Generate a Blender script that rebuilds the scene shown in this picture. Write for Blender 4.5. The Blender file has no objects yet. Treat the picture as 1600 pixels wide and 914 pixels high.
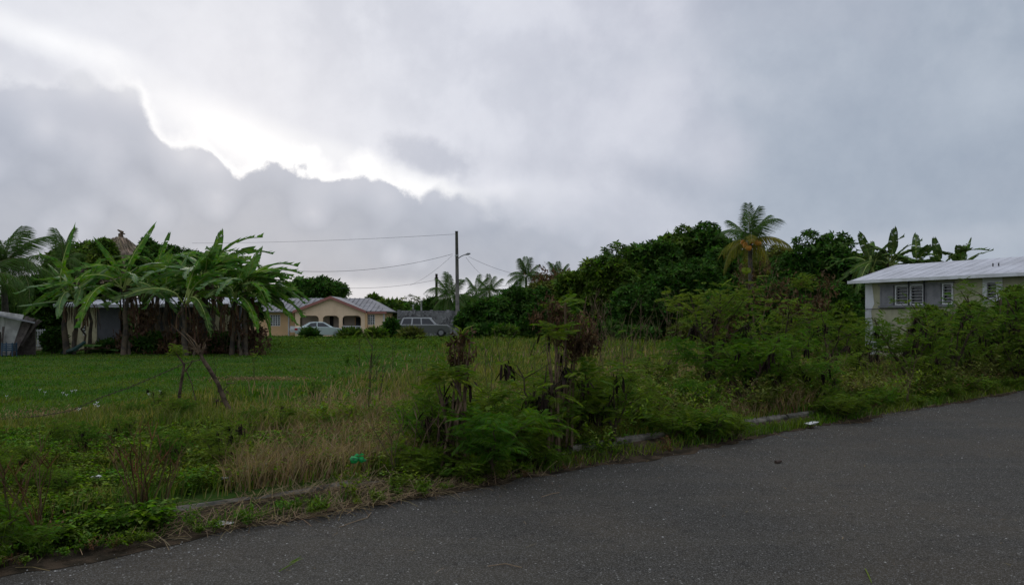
import bpy, math, random
import numpy as np
from mathutils import Vector, Matrix, geometry
PI = math.pi
scene = bpy.context.scene
C = scene.collection

# ------------------------------------------------------------------ camera
F, CX, HY, EYE = 1200.0, 800.0, 500.0, 1.7        # focal length in photo pixels, centre, horizon row, eye height
cam_d = bpy.data.cameras.new('camera')
cam = bpy.data.objects.new('camera', cam_d); C.objects.link(cam)
cam.location = (0, 0, EYE); cam.rotation_euler = (PI/2, 0, 0)
cam_d.sensor_width = 36; cam_d.lens = 36*F/1600
cam_d.shift_y = (HY-457)/1600
cam_d.clip_start = 0.1; cam_d.clip_end = 3000
scene.camera = cam
scene.view_settings.view_transform = 'Standard'; scene.view_settings.look = 'None'
scene.view_settings.exposure = 0; scene.view_settings.gamma = 1

def lin(*c):
    return tuple((v/255/12.92 if v/255 <= .04045 else ((v/255+.055)/1.055)**2.4) for v in c)

# ------------------------------------------------------------------ node helper
class NT:
    def __init__(s, nt): s.nt = nt; s.N = nt.nodes; s.L = nt.links
    def new(s, t, **k):
        n = s.N.new(t)
        for a, b in k.items(): setattr(n, a, b)
        return n
    def put(s, sock, v):
        if isinstance(v, bpy.types.NodeSocket): s.L.new(v, sock)
        elif isinstance(v, (tuple, list)):
            sock.default_value = tuple(v) + ((1,) if len(sock.default_value) == 4 and len(v) == 3 else ())
        else: sock.default_value = v
    def m(s, op, a, b=None, c=None, clamp=False):
        n = s.new('ShaderNodeMath', operation=op); n.use_clamp = clamp
        for i, v in enumerate((a, b, c)):
            if v is not None: s.put(n.inputs[i], v)
        return n.outputs[0]
    def sm(s, v, lo, hi):                       # smoothstep
        n = s.new('ShaderNodeMapRange', interpolation_type='SMOOTHSTEP')
        s.put(n.inputs[0], v); s.put(n.inputs[1], lo); s.put(n.inputs[2], hi)
        return n.outputs[0]
    def mix(s, f, a, b, mode='MIX'):
        n = s.new('ShaderNodeMix', data_type='RGBA', blend_type=mode)
        s.put(n.inputs[0], f); s.put(n.inputs[6], a); s.put(n.inputs[7], b)
        return n.outputs[2]
    def noise(s, vec, scale, detail=4, rough=.5, dist=0):
        n = s.new('ShaderNodeTexNoise')
        if vec is not None: s.L.new(vec, n.inputs['Vector'])
        n.inputs['Scale'].default_value = scale; n.inputs['Detail'].default_value = detail
        n.inputs['Roughness'].default_value = rough; n.inputs['Distortion'].default_value = dist
        return n.outputs[0]
    def ramp(s, f, stops, interp='LINEAR'):
        n = s.new('ShaderNodeValToRGB'); cr = n.color_ramp; cr.interpolation = interp
        while len(cr.elements) < len(stops): cr.elements.new(.5)
        for e, (p, c) in zip(cr.elements, stops): e.position = p; e.color = tuple(c)[:3] + (1,)
        s.put(n.inputs[0], f); return n.outputs[0]

# ------------------------------------------------------------------ world: overcast sky, sun behind the cloud bank on the left
SUN_AZ, SUN_EL = math.radians(-20), math.radians(18)
world = bpy.data.worlds.new('World'); scene.world = world; world.use_nodes = True
w = NT(world.node_tree); w.N.clear()
sky = w.new('ShaderNodeTexSky', sky_type='NISHITA'); sky.sun_disc = False
sky.sun_elevation = SUN_EL; sky.sun_rotation = SUN_AZ
bg1 = w.new('ShaderNodeBackground'); w.L.new(sky.outputs[0], bg1.inputs[0]); bg1.inputs[1].default_value = .08
tc = w.new('ShaderNodeTexCoord'); vec = tc.outputs['Generated']
sp = w.new('ShaderNodeSeparateXYZ'); w.L.new(vec, sp.inputs[0]); sx, sy, sz = sp.outputs
az = w.m('ARCTAN2', sx, sy)
el = w.m('ARCSINE', sz)
n_big = w.noise(vec, 2.2, 5, .55, .3)
n_mid = w.noise(vec, 7, 6, .55, .2)
n_fine = w.noise(vec, 26, 7, .62)
b0 = lambda n, k: w.m('MULTIPLY', w.m('SUBTRACT', n, .5), k)
def AE(px, py):
    a = math.atan2(px-CX, F); return a, math.atan2(HY-py, math.hypot(F, px-CX))
# colour of the high layer by azimuth
azn = w.m('MULTIPLY_ADD', az, 1/2.4, .5)
azw = w.m('ADD', azn, b0(n_big, .10), )
azpos = lambda px: AE(px, 0)[0]/2.4+.5
upper = w.ramp(azw, [(0, lin(168,176,190)), (azpos(-500), lin(205,210,221)), (azpos(0), lin(222,225,233)), (azpos(700), lin(217,220,231)), (azpos(1040), lin(201,204,217)),
                     (azpos(1180), lin(172,181,196)), (azpos(1600), lin(158,170,186)), (1, lin(164,173,187))])
upper = w.mix(w.m('MULTIPLY', w.sm(n_mid, .44, .66), w.m('MULTIPLY_ADD', w.sm(az, AE(900,0)[0], AE(1300,0)[0]), -.26, .42)), upper, lin(224,226,235))
upper = w.mix(w.m('MULTIPLY', w.sm(n_mid, .56, .36), .30), upper, lin(172,177,192))
# bright break above the cloud bank
def blob(px, py, rx, ry, rot, lo, hi, wob=.5, nz=None):
    a0, e0 = AE(px, py); rx /= F; ry /= F
    da = w.m('SUBTRACT', az, a0); de = w.m('SUBTRACT', el, e0)
    c, s_ = math.cos(rot), math.sin(rot)
    u = w.m('MULTIPLY', w.m('ADD', w.m('MULTIPLY', da, c), w.m('MULTIPLY', de, s_)), 1/rx)
    v = w.m('MULTIPLY', w.m('SUBTRACT', w.m('MULTIPLY', de, c), w.m('MULTIPLY', da, s_)), 1/ry)
    r = w.m('SQRT', w.m('ADD', w.m('MULTIPLY', u, u), w.m('MULTIPLY', v, v)))
    r = w.m('ADD', r, b0(nz or n_mid, wob))
    return w.sm(r, hi, lo)
col = upper
col = w.mix(w.m('MULTIPLY', blob(350, 170, 500, 150, -.42, .0, 1.2, .9), .5), col, lin(230,232,241))
col = w.mix(w.m('MULTIPLY', blob(390, 222, 170, 40, -.38, .0, 1.4, 1.1), .85), col, (1.05, 1.05, 1.06))
col = w.mix(w.m('MULTIPLY', blob(80, 62, 130, 22, -.16, .0, 1.4, 1.3), .8), col, (.98, .99, 1.02))
col = w.mix(w.m('MULTIPLY', blob(640, 284, 190, 22, -.35, .0, 1.3, 1.0), .9), col, (.93, .94, .97))
# thin grey scarf at far left above the bank
col = w.mix(w.m('MULTIPLY', blob(20, 92, 150, 22, -.25, .3, 1.1, .8, n_fine), .7), col, lin(208,211,222))
# patches on the right
col = w.mix(w.m('MULTIPLY', blob(1040, 285, 130, 38, -.35, .2, 1.1, .9), .7), col, lin(178,183,198))
col = w.mix(w.m('MULTIPLY', blob(1360, 260, 330, 150, .1, .1, 1.2, .9, n_big), .7), col, lin(154,166,183))
col = w.mix(w.m('MULTIPLY', blob(1540, 150, 90, 60, 0, .0, 1.2, .9), .6), col, lin(186,195,208))
col = w.mix(w.m('MULTIPLY', blob(860, 262, 150, 34, -.1, .1, 1.2, 1.2), .5), col, lin(186,190,204))
col = w.mix(w.m('MULTIPLY', blob(790, 300, 60, 22, -.2, .0, 1.2, 1.0), .6), col, lin(232,233,241))
col = w.mix(w.m('MULTIPLY', blob(1060, 80, 260, 40, .15, .0, 1.2, 1.2), .4), col, lin(188,194,207))
col = w.mix(w.m('MULTIPLY', blob(1440, 380, 220, 26, .05, .0, 1.2, 1.2), .5), col, lin(190,196,208))
col = w.mix(w.m('MULTIPLY', blob(1130, 240, 70, 60, 0, .0, 1.2, .9), .6), col, lin(206,208,220))
# cloud bank with billowed top edge
edge_pts = [(-900,250),(-300,160),(0,118),(90,118),(185,130),(228,165),(285,232),(312,224),(352,262),(405,246),(435,244),(505,268),(560,270),(632,298),(700,300),(790,318),(900,330),(1010,345),(1200,370),(1500,400),(2300,440)]
fc = w.new('ShaderNodeFloatCurve'); cv = fc.mapping.curves[0]
A0, A1 = -1.2, 1.2
pts = [((AE(px, py)[0]-A0)/(A1-A0), AE(px, py)[1]/.5) for px, py in edge_pts]
while len(cv.points) < len(pts): cv.points.new(.5, .5)
for p, (x, y) in zip(cv.points, pts): p.location = (x, y); p.handle_type = 'AUTO_CLAMPED'
fc.mapping.update()
w.put(fc.inputs['Value'], w.m('DIVIDE', w.m('SUBTRACT', az, A0), A1-A0, clamp=True))
edge = w.m('MULTIPLY', fc.outputs[0], .5)
billow = w.new('ShaderNodeTexVoronoi', feature='SMOOTH_F1'); w.L.new(vec, billow.inputs['Vector']); billow.inputs['Scale'].default_value = 22
billow.inputs['Smoothness'].default_value = .8
billow2 = w.new('ShaderNodeTexVoronoi', feature='SMOOTH_F1'); w.L.new(vec, billow2.inputs['Vector']); billow2.inputs['Scale'].default_value = 52
edge = w.m('ADD', edge, w.m('ADD', b0(n_fine, .048), w.m('MULTIPLY', w.m('SUBTRACT', .35, billow.outputs['Distance']), .045)))
edge = w.m('ADD', edge, w.m('ADD', b0(n_mid, .012), w.m('MULTIPLY', w.m('SUBTRACT', .35, billow2.outputs['Distance']), .010)))
d = w.m('SUBTRACT', edge, el)
rim = w.m('MULTIPLY', w.sm(d, w.m('MULTIPLY_ADD', n_mid, -.12, .022), .0), w.m('MULTIPLY', w.sm(az, AE(60,0)[0], AE(300,0)[0]), w.sm(az, AE(830,0)[0], AE(560,0)[0])))
col = w.mix(w.m('MULTIPLY', rim, .85), col, (1.04, 1.04, 1.05))
soft = w.m('MULTIPLY_ADD', w.m('MAXIMUM', w.sm(az, AE(600,0)[0], AE(1000,0)[0]), w.m('MULTIPLY', w.sm(n_big, .45, .7), .35)), .05, .0045)     # edge softens to the right
bank = w.sm(d, w.m('MULTIPLY', soft, -1), soft)
front = w.sm(w.m('ABSOLUTE', az), 1.15, .75)
bank = w.m('MULTIPLY', bank, w.m('MULTIPLY', front, w.m('MULTIPLY_ADD', w.sm(az, AE(760,0)[0], AE(1250,0)[0]), -.75, 1)))
bank_n = w.m('ADD', w.m('DIVIDE', el, .36), b0(n_big, .5))
bank_n = w.m('ADD', bank_n, b0(n_mid, .75))
bank_n = w.m('ADD', bank_n, w.m('MULTIPLY', w.m('SUBTRACT', .3, billow.outputs['Distance']), .8))
bank_n = w.m('ADD', bank_n, w.m('MULTIPLY', w.sm(d, .05, .0), .22))
bank_col = w.ramp(bank_n, [(0, lin(164,171,187)), (.18, lin(160,168,185)), (.36, lin(173,180,196)), (.62, lin(187,192,206)), (.80, lin(198,202,214)), (1, lin(212,215,224))])
col = w.mix(bank, col, bank_col)
col = w.mix(w.m('MULTIPLY', blob(665, 243, 78, 30, -.28, .45, 1.15, .9, n_fine), .8), col, lin(184,189,204))
# pale gap along the horizon
hz = w.m('MULTIPLY', w.sm(w.m('ADD', el, b0(n_mid, .035)), .062, .040), w.m('MULTIPLY', w.sm(az, AE(1500,0)[0], AE(820,0)[0]), w.sm(az, AE(-700,0)[0], AE(300,0)[0])))
hz_all = w.m('MULTIPLY', w.sm(el, .06, .01), .35)
col = w.mix(w.m('MAXIMUM', w.m('MULTIPLY', hz, .85), hz_all), col, lin(208,212,222))
# small-scale mottling
col = w.mix(.08, col, w.ramp(n_fine, [(.3, (.35,.37,.42)), (.7, (.85,.87,.9))]))
bg2 = w.new('ShaderNodeBackground'); w.L.new(col, bg2.inputs[0]); w.put(bg2.inputs[1], w.m('MULTIPLY_ADD', w.sm(el, .42, 1.35), 1.15, 1.03))     # overcast: brighter towards the zenith
mx = w.new('ShaderNodeMixShader'); mx.inputs[0].default_value = .95
w.L.new(bg1.outputs[0], mx.inputs[1]); w.L.new(bg2.outputs[0], mx.inputs[2])
wo = w.new('ShaderNodeOutputWorld'); w.L.new(mx.outputs[0], wo.inputs[0])

sun_d = bpy.data.lights.new('sun', 'SUN'); sun_d.energy = .5; sun_d.angle = math.radians(20); sun_d.color = (1, .95, .88)
sun = bpy.data.objects.new('sun', sun_d); C.objects.link(sun)
dirv = Vector((math.sin(SUN_AZ)*math.cos(SUN_EL), math.cos(SUN_AZ)*math.cos(SUN_EL), math.sin(SUN_EL)))
sun.rotation_euler = dirv.to_track_quat('Z', 'Y').to_euler(); sun.location = (0, 0, 60)

# ------------------------------------------------------------------ materials
MATS = {}
def mat(name, base, rough=.8, var=.0, noise_scale=3, base2=None, leaf=0, bump=0, bump_scale=30, metal=0, spec=.3, isl=0, extra=None):
    """base colour, mottled towards base2 with noise; leaf = translucent share; isl = brightness variation per leaf"""
    if name in MATS: return MATS[name]
    m_ = bpy.data.materials.new(name); m_.use_nodes = True; n = NT(m_.node_tree)
    bs = n.N['Principled BSDF']; out = n.N['Material Output']
    v = n.new('ShaderNodeNewGeometry').outputs['Position']
    c = None
    if base2 is not None:
        f = n.sm(n.noise(v, noise_scale, 5, .6), .38, .62)
        c = n.mix(f, base, base2)
    if isl:
        g = n.new('ShaderNodeNewGeometry'); r = g.outputs['Random Per Island']
        hsv = n.new('ShaderNodeHueSaturation')
        n.put(hsv.inputs['Color'], c if c is not None else base)
        n.put(hsv.inputs['Value'], n.m('MULTIPLY_ADD', r, 2*isl, 1-isl))
        n.put(hsv.inputs['Hue'], n.m('MULTIPLY_ADD', n.m('FRACT', n.m('MULTIPLY', r, 7.31)), .05, .475))
        n.put(hsv.inputs['Saturation'], n.m('MULTIPLY_ADD', n.m('FRACT', n.m('MULTIPLY', r, 3.7)), .3, .85))
        c = hsv.outputs[0]
    if extra: c = extra(n, v, c if c is not None else base)
    n.put(bs.inputs['Base Color'], c if c is not None else base)
    bs.inputs['Roughness'].default_value = rough; bs.inputs['Metallic'].default_value = metal
    bs.inputs['Specular IOR Level'].default_value = spec
    if bump:
        b = n.new('ShaderNodeBump'); b.inputs['Strength'].default_value = bump; b.inputs['Distance'].default_value = .02
        n.put(b.inputs['Height'], n.noise(v, bump_scale, 5, .65)); n.L.new(b.outputs[0], bs.inputs['Normal'])
    if leaf:
        tr = n.new('ShaderNodeBsdfTranslucent'); n.put(tr.inputs[0], c if c is not None else base)
        mxs = n.new('ShaderNodeMixShader'); mxs.inputs[0].default_value = leaf
        if rough >= .7:                          # matt leaves
            df = n.new('ShaderNodeBsdfDiffuse'); n.put(df.inputs[0], c if c is not None else base); n.N.remove(bs); bs = df
        n.L.new(bs.outputs[0], mxs.inputs[1]); n.L.new(tr.outputs[0], mxs.inputs[2]); n.L.new(mxs.outputs[0], out.inputs[0])
    MATS[name] = m_; return m_

def asphalt_extra(n, v, c):
    sc_ = n.noise(v, 55, 5, .85)
    c = n.mix(n.sm(sc_, .34, .68), (.021,.0190,.0160), (.086,.078,.064))
    big = n.noise(v, .45, 4, .6)
    c = n.mix(n.m('MULTIPLY', n.sm(big, .42, .62), .6), c, (.071,.058,.041))
    c = n.mix(n.m('MULTIPLY', n.sm(n.noise(v, 1.9, 5, .65, .6), .5, .72), .3), c, (.037,.034,.029))
    st = n.new('ShaderNodeMapping'); n.L.new(v, st.inputs[0]); st.inputs['Rotation'].default_value = (0, 0, -.70); st.inputs['Scale'].default_value = (.12, 1.1, 1)
    c = n.mix(n.m('MULTIPLY', n.sm(n.noise(st.outputs[0], 1.6, 4, .6), .47, .62), .5), c, (.068,.060,.046))
    c = n.mix(n.m('MULTIPLY', n.sm(n.noise(v, 7, 6, .75), .50, .66), .5), c, (.023,.021,.019))
    vo = n.new('ShaderNodeTexVoronoi'); n.L.new(v, vo.inputs['Vector']); vo.inputs['Scale'].default_value = 30
    sepc = n.new('ShaderNodeSeparateColor'); n.L.new(vo.outputs['Color'], sepc.inputs[0])
    chip = n.m('MULTIPLY', n.sm(vo.outputs['Distance'], .26, .14), n.m('GREATER_THAN', sepc.outputs[0], .82))
    c = n.mix(n.m('MULTIPLY', chip, .9), c, (.30,.29,.26))
    vo2 = n.new('ShaderNodeTexVoronoi'); n.L.new(v, vo2.inputs['Vector']); vo2.inputs['Scale'].default_value = 150
    sepd = n.new('ShaderNodeSeparateColor'); n.L.new(vo2.outputs['Color'], sepd.inputs[0])
    return n.mix(n.m('MULTIPLY', n.m('GREATER_THAN', sepd.outputs[0], .8), .55), c, (.19,.185,.17))
def streaks(k, dark):
    def f(n, v, c):
        mp = n.new('ShaderNodeMapping'); n.L.new(v, mp.inputs[0]); mp.inputs['Scale'].default_value = (5, 5, .35)
        return n.mix(n.m('MULTIPLY', n.sm(n.noise(mp.outputs[0], 1.2, 5, .65), .48, .72), k), c, dark)
    return f
M_asphalt = mat('asphalt', (.06,.06,.06), .9, bump=.6, bump_scale=110, spec=.12, extra=asphalt_extra)
M_soil = mat('field_soil', (.060,.095,.022), .95, spec=0, base2=(.040,.080,.016), noise_scale=.6, bump=.8, bump_scale=12,
    extra=lambda n, v, c: n.mix(n.m('MULTIPLY', n.sm(n.noise(v, .9, 5, .7), .6, .75), .7), c, (.075,.058,.035)))
M_dirt = mat('verge_dirt', (.085,.062,.042), .97, spec=0, base2=(.036,.03,.021), noise_scale=5, bump=1, bump_scale=50)
M_kerb = mat('kerb_concrete', (.21,.19,.155), .92, spec=.05, base2=(.07,.068,.055), noise_scale=5, bump=.5, bump_scale=40)
LEAFY = dict(rough=.75, spec=.10)
M_grass = mat('grass_green', (0.133,0.178,0.025), leaf=.3, isl=.4, base2=(0.073,0.144,0.018), noise_scale=.4, **LEAFY)
M_lawn = mat('lawn_green', (.062,.150,.018), leaf=.25, isl=.3, base2=(.125,.185,.026), noise_scale=.45, **LEAFY)
M_tall = mat('tall_grass', (.235,.215,.05), leaf=.3, isl=.45, base2=(.14,.17,.035), noise_scale=.7, **LEAFY)
M_tall0 = mat('tall_grass_old', (0.229,0.218,0.044), leaf=.3, isl=.45, base2=(0.127,0.172,0.029), noise_scale=.7, **LEAFY)
M_dry = mat('dry_grass', (.30,.22,.10), leaf=.25, isl=.4, base2=(.22,.16,.075), noise_scale=1.2, rough=.8)
M_rust = mat('rusty_weed', (.17,.085,.045), leaf=.2, isl=.5, base2=(.11,.075,.035), noise_scale=2, rough=.9, spec=.08)
M_herb = mat('herb_leaf', (0.079,0.169,0.019), leaf=.25, isl=.45, base2=(0.144,0.194,0.025), noise_scale=.8, **LEAFY)
M_fern = mat('feather_leaf', (0.082,0.172,0.020), leaf=.3, isl=.4, base2=(0.132,0.190,0.023), noise_scale=1.3, **LEAFY)
M_fern_b = mat('feather_leaf_bright', (.110,.205,.020), leaf=.3, isl=.35, base2=(.070,.155,.018), noise_scale=1.3, **LEAFY)
M_fern_y = mat('feather_leaf_yellowish', (0.162,0.221,0.028), leaf=.3, isl=.4, base2=(0.108,0.189,0.024), noise_scale=1.3, **LEAFY)
M_stem = mat('shrub_stem', (.10,.078,.05), .9, spec=0, base2=(.055,.045,.03), noise_scale=9, bump=.4)
M_twig = mat('dry_twig', (.19,.135,.085), .9, spec=0, base2=(.09,.065,.045), noise_scale=9)
M_pod = mat('seed_pod', (.036,.024,.017), .8, spec=.05, isl=.5, base2=(.020,.015,.012), noise_scale=10)
M_deadleaf = mat('dead_leaf', (0.143,0.088,0.046), .9, spec=.08, leaf=.15, isl=.5, base2=(0.065,0.042,0.024), noise_scale=4)
M_bark = mat('bark', (.085,.068,.05), .95, spec=0, base2=(.05,.042,.034), noise_scale=6, bump=1, bump_scale=25)
M_crown_a = mat('tree_leaf_dark', (0.068,0.139,0.024), leaf=.18, isl=.45, base2=(0.043,0.101,0.018), noise_scale=.5, **LEAFY)
M_crown_b = mat('tree_leaf_mid', (0.120,0.181,0.025), leaf=.2, isl=.45, base2=(0.067,0.128,0.020), noise_scale=.5, **LEAFY)
M_crown_c = mat('tree_leaf_olive', (0.147,0.161,0.033), leaf=.15, isl=.45, base2=(0.091,0.112,0.026), noise_scale=.6, **LEAFY)
M_banana = mat('banana_leaf', (.150,.270,.034), leaf=.35, isl=.25, base2=(.085,.190,.030), noise_scale=.9, rough=.7)
M_banana0 = mat('banana_leaf_alt', (0.145,0.270,0.037), leaf=.35, isl=.25, base2=(0.057,0.144,0.036), noise_scale=.9, rough=.7)
M_banana_dk = mat('banana_leaf_old', (0.086,0.150,0.031), leaf=.2, isl=.3, base2=(0.079,0.117,0.039), noise_scale=.9, rough=.7)
M_banana_br = mat('banana_leaf_bright', (.13,.24,.05), leaf=.4, isl=.15, base2=(.10,.20,.045), noise_scale=.9, rough=.45, spec=.45)
M_midrib = mat('banana_midrib', (.34,.40,.12), .6, spec=.1)
M_banana_dry = mat('banana_dry_leaf', (.16,.095,.06), .85, leaf=.15, isl=.35, base2=(.09,.055,.038), noise_scale=2)
M_pseudo = mat('banana_stem', (.115,.085,.055), .8, base2=(.05,.042,.034), noise_scale=3.5, bump=.5, bump_scale=9)
M_palm = mat('palm_leaf', (0.089,0.149,0.046), leaf=.25, isl=.35, base2=(0.067,0.121,0.025), noise_scale=1, rough=.7, spec=.12)
M_palm_y = mat('palm_leaf_yellow', (.24,.21,.035), leaf=.3, isl=.35, base2=(.14,.15,.03), noise_scale=1, rough=.7, spec=.12)
M_rachis = mat('palm_rachis', (.16,.17,.06), .6)
M_nut = mat('coconut_husk', (.75,.26,.04), .5, base2=(.60,.28,.05), noise_scale=4)
M_ptrunk = mat('palm_trunk', (.12,.105,.085), .9, base2=(.07,.06,.05), noise_scale=5, bump=.8, bump_scale=14)
M_thatch = mat('thatch', (0.266,0.203,0.137), .95, isl=.5, base2=(0.160,0.126,0.083), noise_scale=2)
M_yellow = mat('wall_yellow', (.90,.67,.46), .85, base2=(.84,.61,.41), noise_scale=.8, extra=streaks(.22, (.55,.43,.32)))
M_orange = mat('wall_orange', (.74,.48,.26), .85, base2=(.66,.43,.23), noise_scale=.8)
M_cream = mat('wall_cream', (.62,.55,.36), .88, base2=(.40,.34,.22), noise_scale=1.2)
M_pinkt = mat('fascia_rose', (.36,.15,.125), .6)
M_roofm = mat('roof_metal_grey', (.30,.29,.295), .8, base2=(.22,.21,.21), noise_scale=1.1, spec=.2)
M_white = mat('white_paint', (.72,.73,.74), .6, base2=(.60,.60,.60), noise_scale=2)
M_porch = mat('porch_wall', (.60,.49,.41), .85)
M_glassdk = mat('window_glass', (.02,.023,.028), .12, spec=.6)
M_dark = mat('dark_interior', (.02,.02,.02), .9)  # near-black: shade inside openings put into the colour
M_block = mat('block_wall', (.24,.235,.235), .95, base2=(.09,.088,.09), noise_scale=1.3, bump=.6, bump_scale=8,
    extra=lambda n, v, c: n.mix(n.m('MULTIPLY', n.sm(n.noise(v, 2.6, 6, .7, 1.2), .5, .62), .7), c, (.42,.41,.41)))
M_pole = mat('utility_pole_wood', (.20,.185,.16), .9, base2=(.12,.115,.105), noise_scale=2.5)
M_wire = mat('wire_black', (.05,.05,.055), .7)
M_rustmetal = mat('rusty_wire', (.06,.04,.03), .8)
M_carsilver = mat('car_paint_silver', (.48,.55,.53), .28, metal=.35, spec=.6)
M_cargreen = mat('car_paint_green', (.16,.22,.19), .3, metal=.3, spec=.6)
M_suv = mat('suv_paint_dark', (.12,.125,.115), .4, metal=.2, spec=.5)
M_suvtop = mat('suv_paint_grey', (.38,.385,.38), .4, metal=.2, spec=.5)
M_redcar = mat('car_paint_red', (.30,.07,.045), .5)
M_tyre = mat('tyre_rubber', (.018,.018,.018), .85)
M_rim = mat('wheel_rim', (.3,.3,.31), .4, metal=.6)
M_tail = mat('tail_light', (.42,.012,.02), .3)
M_stone = mat('wall_olive_stucco', (.44,.42,.28), .92, base2=(.36,.345,.235), noise_scale=1.6, bump=.3, bump_scale=30, extra=streaks(.45, (.20,.19,.14)))
M_whroof = mat('roof_white_metal', (.54,.54,.57), .8, base2=(.43,.43,.45), noise_scale=1.1, spec=.15, extra=streaks(.3, (.33,.31,.29)))
M_slat = mat('slat_weathered_white', (.48,.48,.48), .7, base2=(.34,.34,.33), noise_scale=5)
M_shutter = mat('shutter_grey', (.25,.245,.255), .6, base2=(.19,.19,.20), noise_scale=4)
M_greydoor = mat('grey_panel', (.13,.13,.145), .7, base2=(.10,.10,.11), noise_scale=1)
M_corr = mat('shed_sheet_white', (.55,.54,.50), .7, base2=(.36,.35,.32), noise_scale=2.5)
M_wood = mat('weathered_plank', (.13,.11,.095), .9, base2=(.07,.055,.05), noise_scale=6, bump=.4)
M_blue = mat('blue_plastic', (.035,.075,.12), .45)
M_tarp = mat('dark_green_sheet', (.02,.055,.05), .6)
M_bottle = mat('green_plastic', (.015,.40,.09), .3, spec=.4, leaf=.3, base2=(.01,.16,.05), noise_scale=30)
M_paper = mat('paper_litter', (.62,.62,.58), .7, base2=(.45,.45,.4), noise_scale=20)
M_cap = mat('blue_cap', (.10,.20,.48), .4)
M_straw = mat('straw', (.21,.155,.085), .9, spec=0, isl=.5)
M_straw0 = mat('straw_old', (0.324,0.257,0.115), .85, isl=.5)
M_petal = mat('white_petal', (.75,.75,.75), .7)
M_peb = mat('pebble', (.26,.25,.23), .9, isl=.4)
M_post = mat('snag_wood', (.13,.095,.066), .95, spec=0, base2=(.055,.04,.032), noise_scale=9, bump=1, bump_scale=30)

# ------------------------------------------------------------------ object helpers
def setp(o, label=None, cat=None, group=None, kind=None):
    if label: o['label'] = label
    if cat: o['category'] = cat
    if group: o['group'] = group
    if kind: o['kind'] = kind
    return o
def thing(name, label, cat, loc=(0,0,0), rz=0, group=None):
    o = bpy.data.objects.new(name, None); C.objects.link(o); o.location = loc; o.rotation_euler = (0,0,rz)
    o.empty_display_size = .3
    return setp(o, label, cat, group)
def link(name, me, parent=None, loc=(0,0,0), rot=(0,0,0), sc=1):
    o = bpy.data.objects.new(name, me); C.objects.link(o)
    if parent: o.parent = parent
    o.location = loc; o.rotation_euler = rot; o.scale = (sc,)*3 if not isinstance(sc, tuple) else sc
    return o
def copy_thing(o, loc, rz=0, sc=1, label=None, group=None):
    def cp(x, par=None):
        c = x.copy(); C.objects.link(c); c.parent = par
        for ch in x.children: cp(ch, c)
        return c
    c = cp(o); c.location = loc; c.rotation_euler = (0,0,rz); c.scale = (sc,)*3 if not isinstance(sc, tuple) else sc
    if label: c['label'] = label
    if group: c['group'] = group
    return c
def mesh_np(name, V, Fc, mats, midx=None, smooth=False):
    V = np.asarray(V, dtype=np.float32); Fc = np.asarray(Fc, dtype=np.int32)
    k = Fc.shape[1]; me = bpy.data.meshes.new(name)
    me.vertices.add(len(V)); me.vertices.foreach_set('co', V.ravel())
    me.loops.add(len(Fc)*k); me.loops.foreach_set('vertex_index', Fc.ravel())
    me.polygons.add(len(Fc)); me.polygons.foreach_set('loop_start', np.arange(0, len(Fc)*k, k, dtype=np.int32))
    for m_ in (mats if isinstance(mats, (list, tuple)) else [mats]): me.materials.append(m_)
    if midx is not None: me.polygons.foreach_set('material_index', np.asarray(midx, dtype=np.int32))
    if smooth: me.polygons.foreach_set('use_smooth', np.ones(len(Fc), dtype=bool))
    me.update(calc_edges=True); me.validate(); return me
class MB:
    """collects polygons for one mesh"""
    def __init__(s): s.v = []; s.f = []; s.mi = []
    def poly(s, pts, mi=0):
        b = len(s.v); s.v += [tuple(p) for p in pts]; s.f.append(tuple(range(b, b+len(pts)))); s.mi.append(mi)
    def box(s, x0, x1, y0, y1, z0, z1, mi=0, M=None):
        P = [Vector((x, y, z)) for x in (x0, x1) for y in (y0, y1) for z in (z0, z1)]
        if M: P = [M @ p for p in P]
        b = len(s.v); s.v += [tuple(p) for p in P]
        for q in ((0,1,3,2),(4,6,7,5),(0,4,5,1),(2,3,7,6),(0,2,6,4),(1,5,7,3)):
            s.f.append(tuple(b+i for i in q)); s.mi.append(mi)
    def tube(s, pts, rad, n=6, cap=True, mi=0):
        pts = [Vector(p) for p in pts]
        if not hasattr(rad, '__len__'): rad = [rad]*len(pts)
        b = len(s.v); up = None
        for i, p in enumerate(pts):
            t = (pts[min(i+1, len(pts)-1)] - pts[max(i-1, 0)]).normalized()
            if up is None or abs(t.dot(up)) > .95: up = Vector((1,0,0)) if abs(t.x) < .8 else Vector((0,1,0))
            a = t.cross(up).normalized(); c = t.cross(a).normalized()
            for k in range(n):
                q = 2*PI*k/n; s.v.append(tuple(p + (a*math.cos(q) + c*math.sin(q))*rad[i]))
        for i in range(len(pts)-1):
            for k in range(n):
                s.f.append((b+i*n+k, b+i*n+(k+1)%n, b+(i+1)*n+(k+1)%n, b+(i+1)*n+k)); s.mi.append(mi)
        if cap:
            s.f.append(tuple(b+k for k in range(n))); s.mi.append(mi)
            s.f.append(tuple(b+(len(pts)-1)*n+k for k in reversed(range(n)))); s.mi.append(mi)
    def mesh(s, name, mats, smooth=False):
        me = bpy.data.meshes.new(name); me.from_pydata(s.v, [], s.f)
        for m_ in (mats if isinstance(mats, (list, tuple)) else [mats]): me.materials.append(m_)
        me.polygons.foreach_set('material_index', s.mi)
        if smooth: me.polygons.foreach_set('use_smooth', [True]*len(s.f))
        me.update(); return me
    def obj(s, name, mats, parent=None, smooth=False, **k): return link(name, s.mesh(name, mats, smooth), parent, **k)
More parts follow.
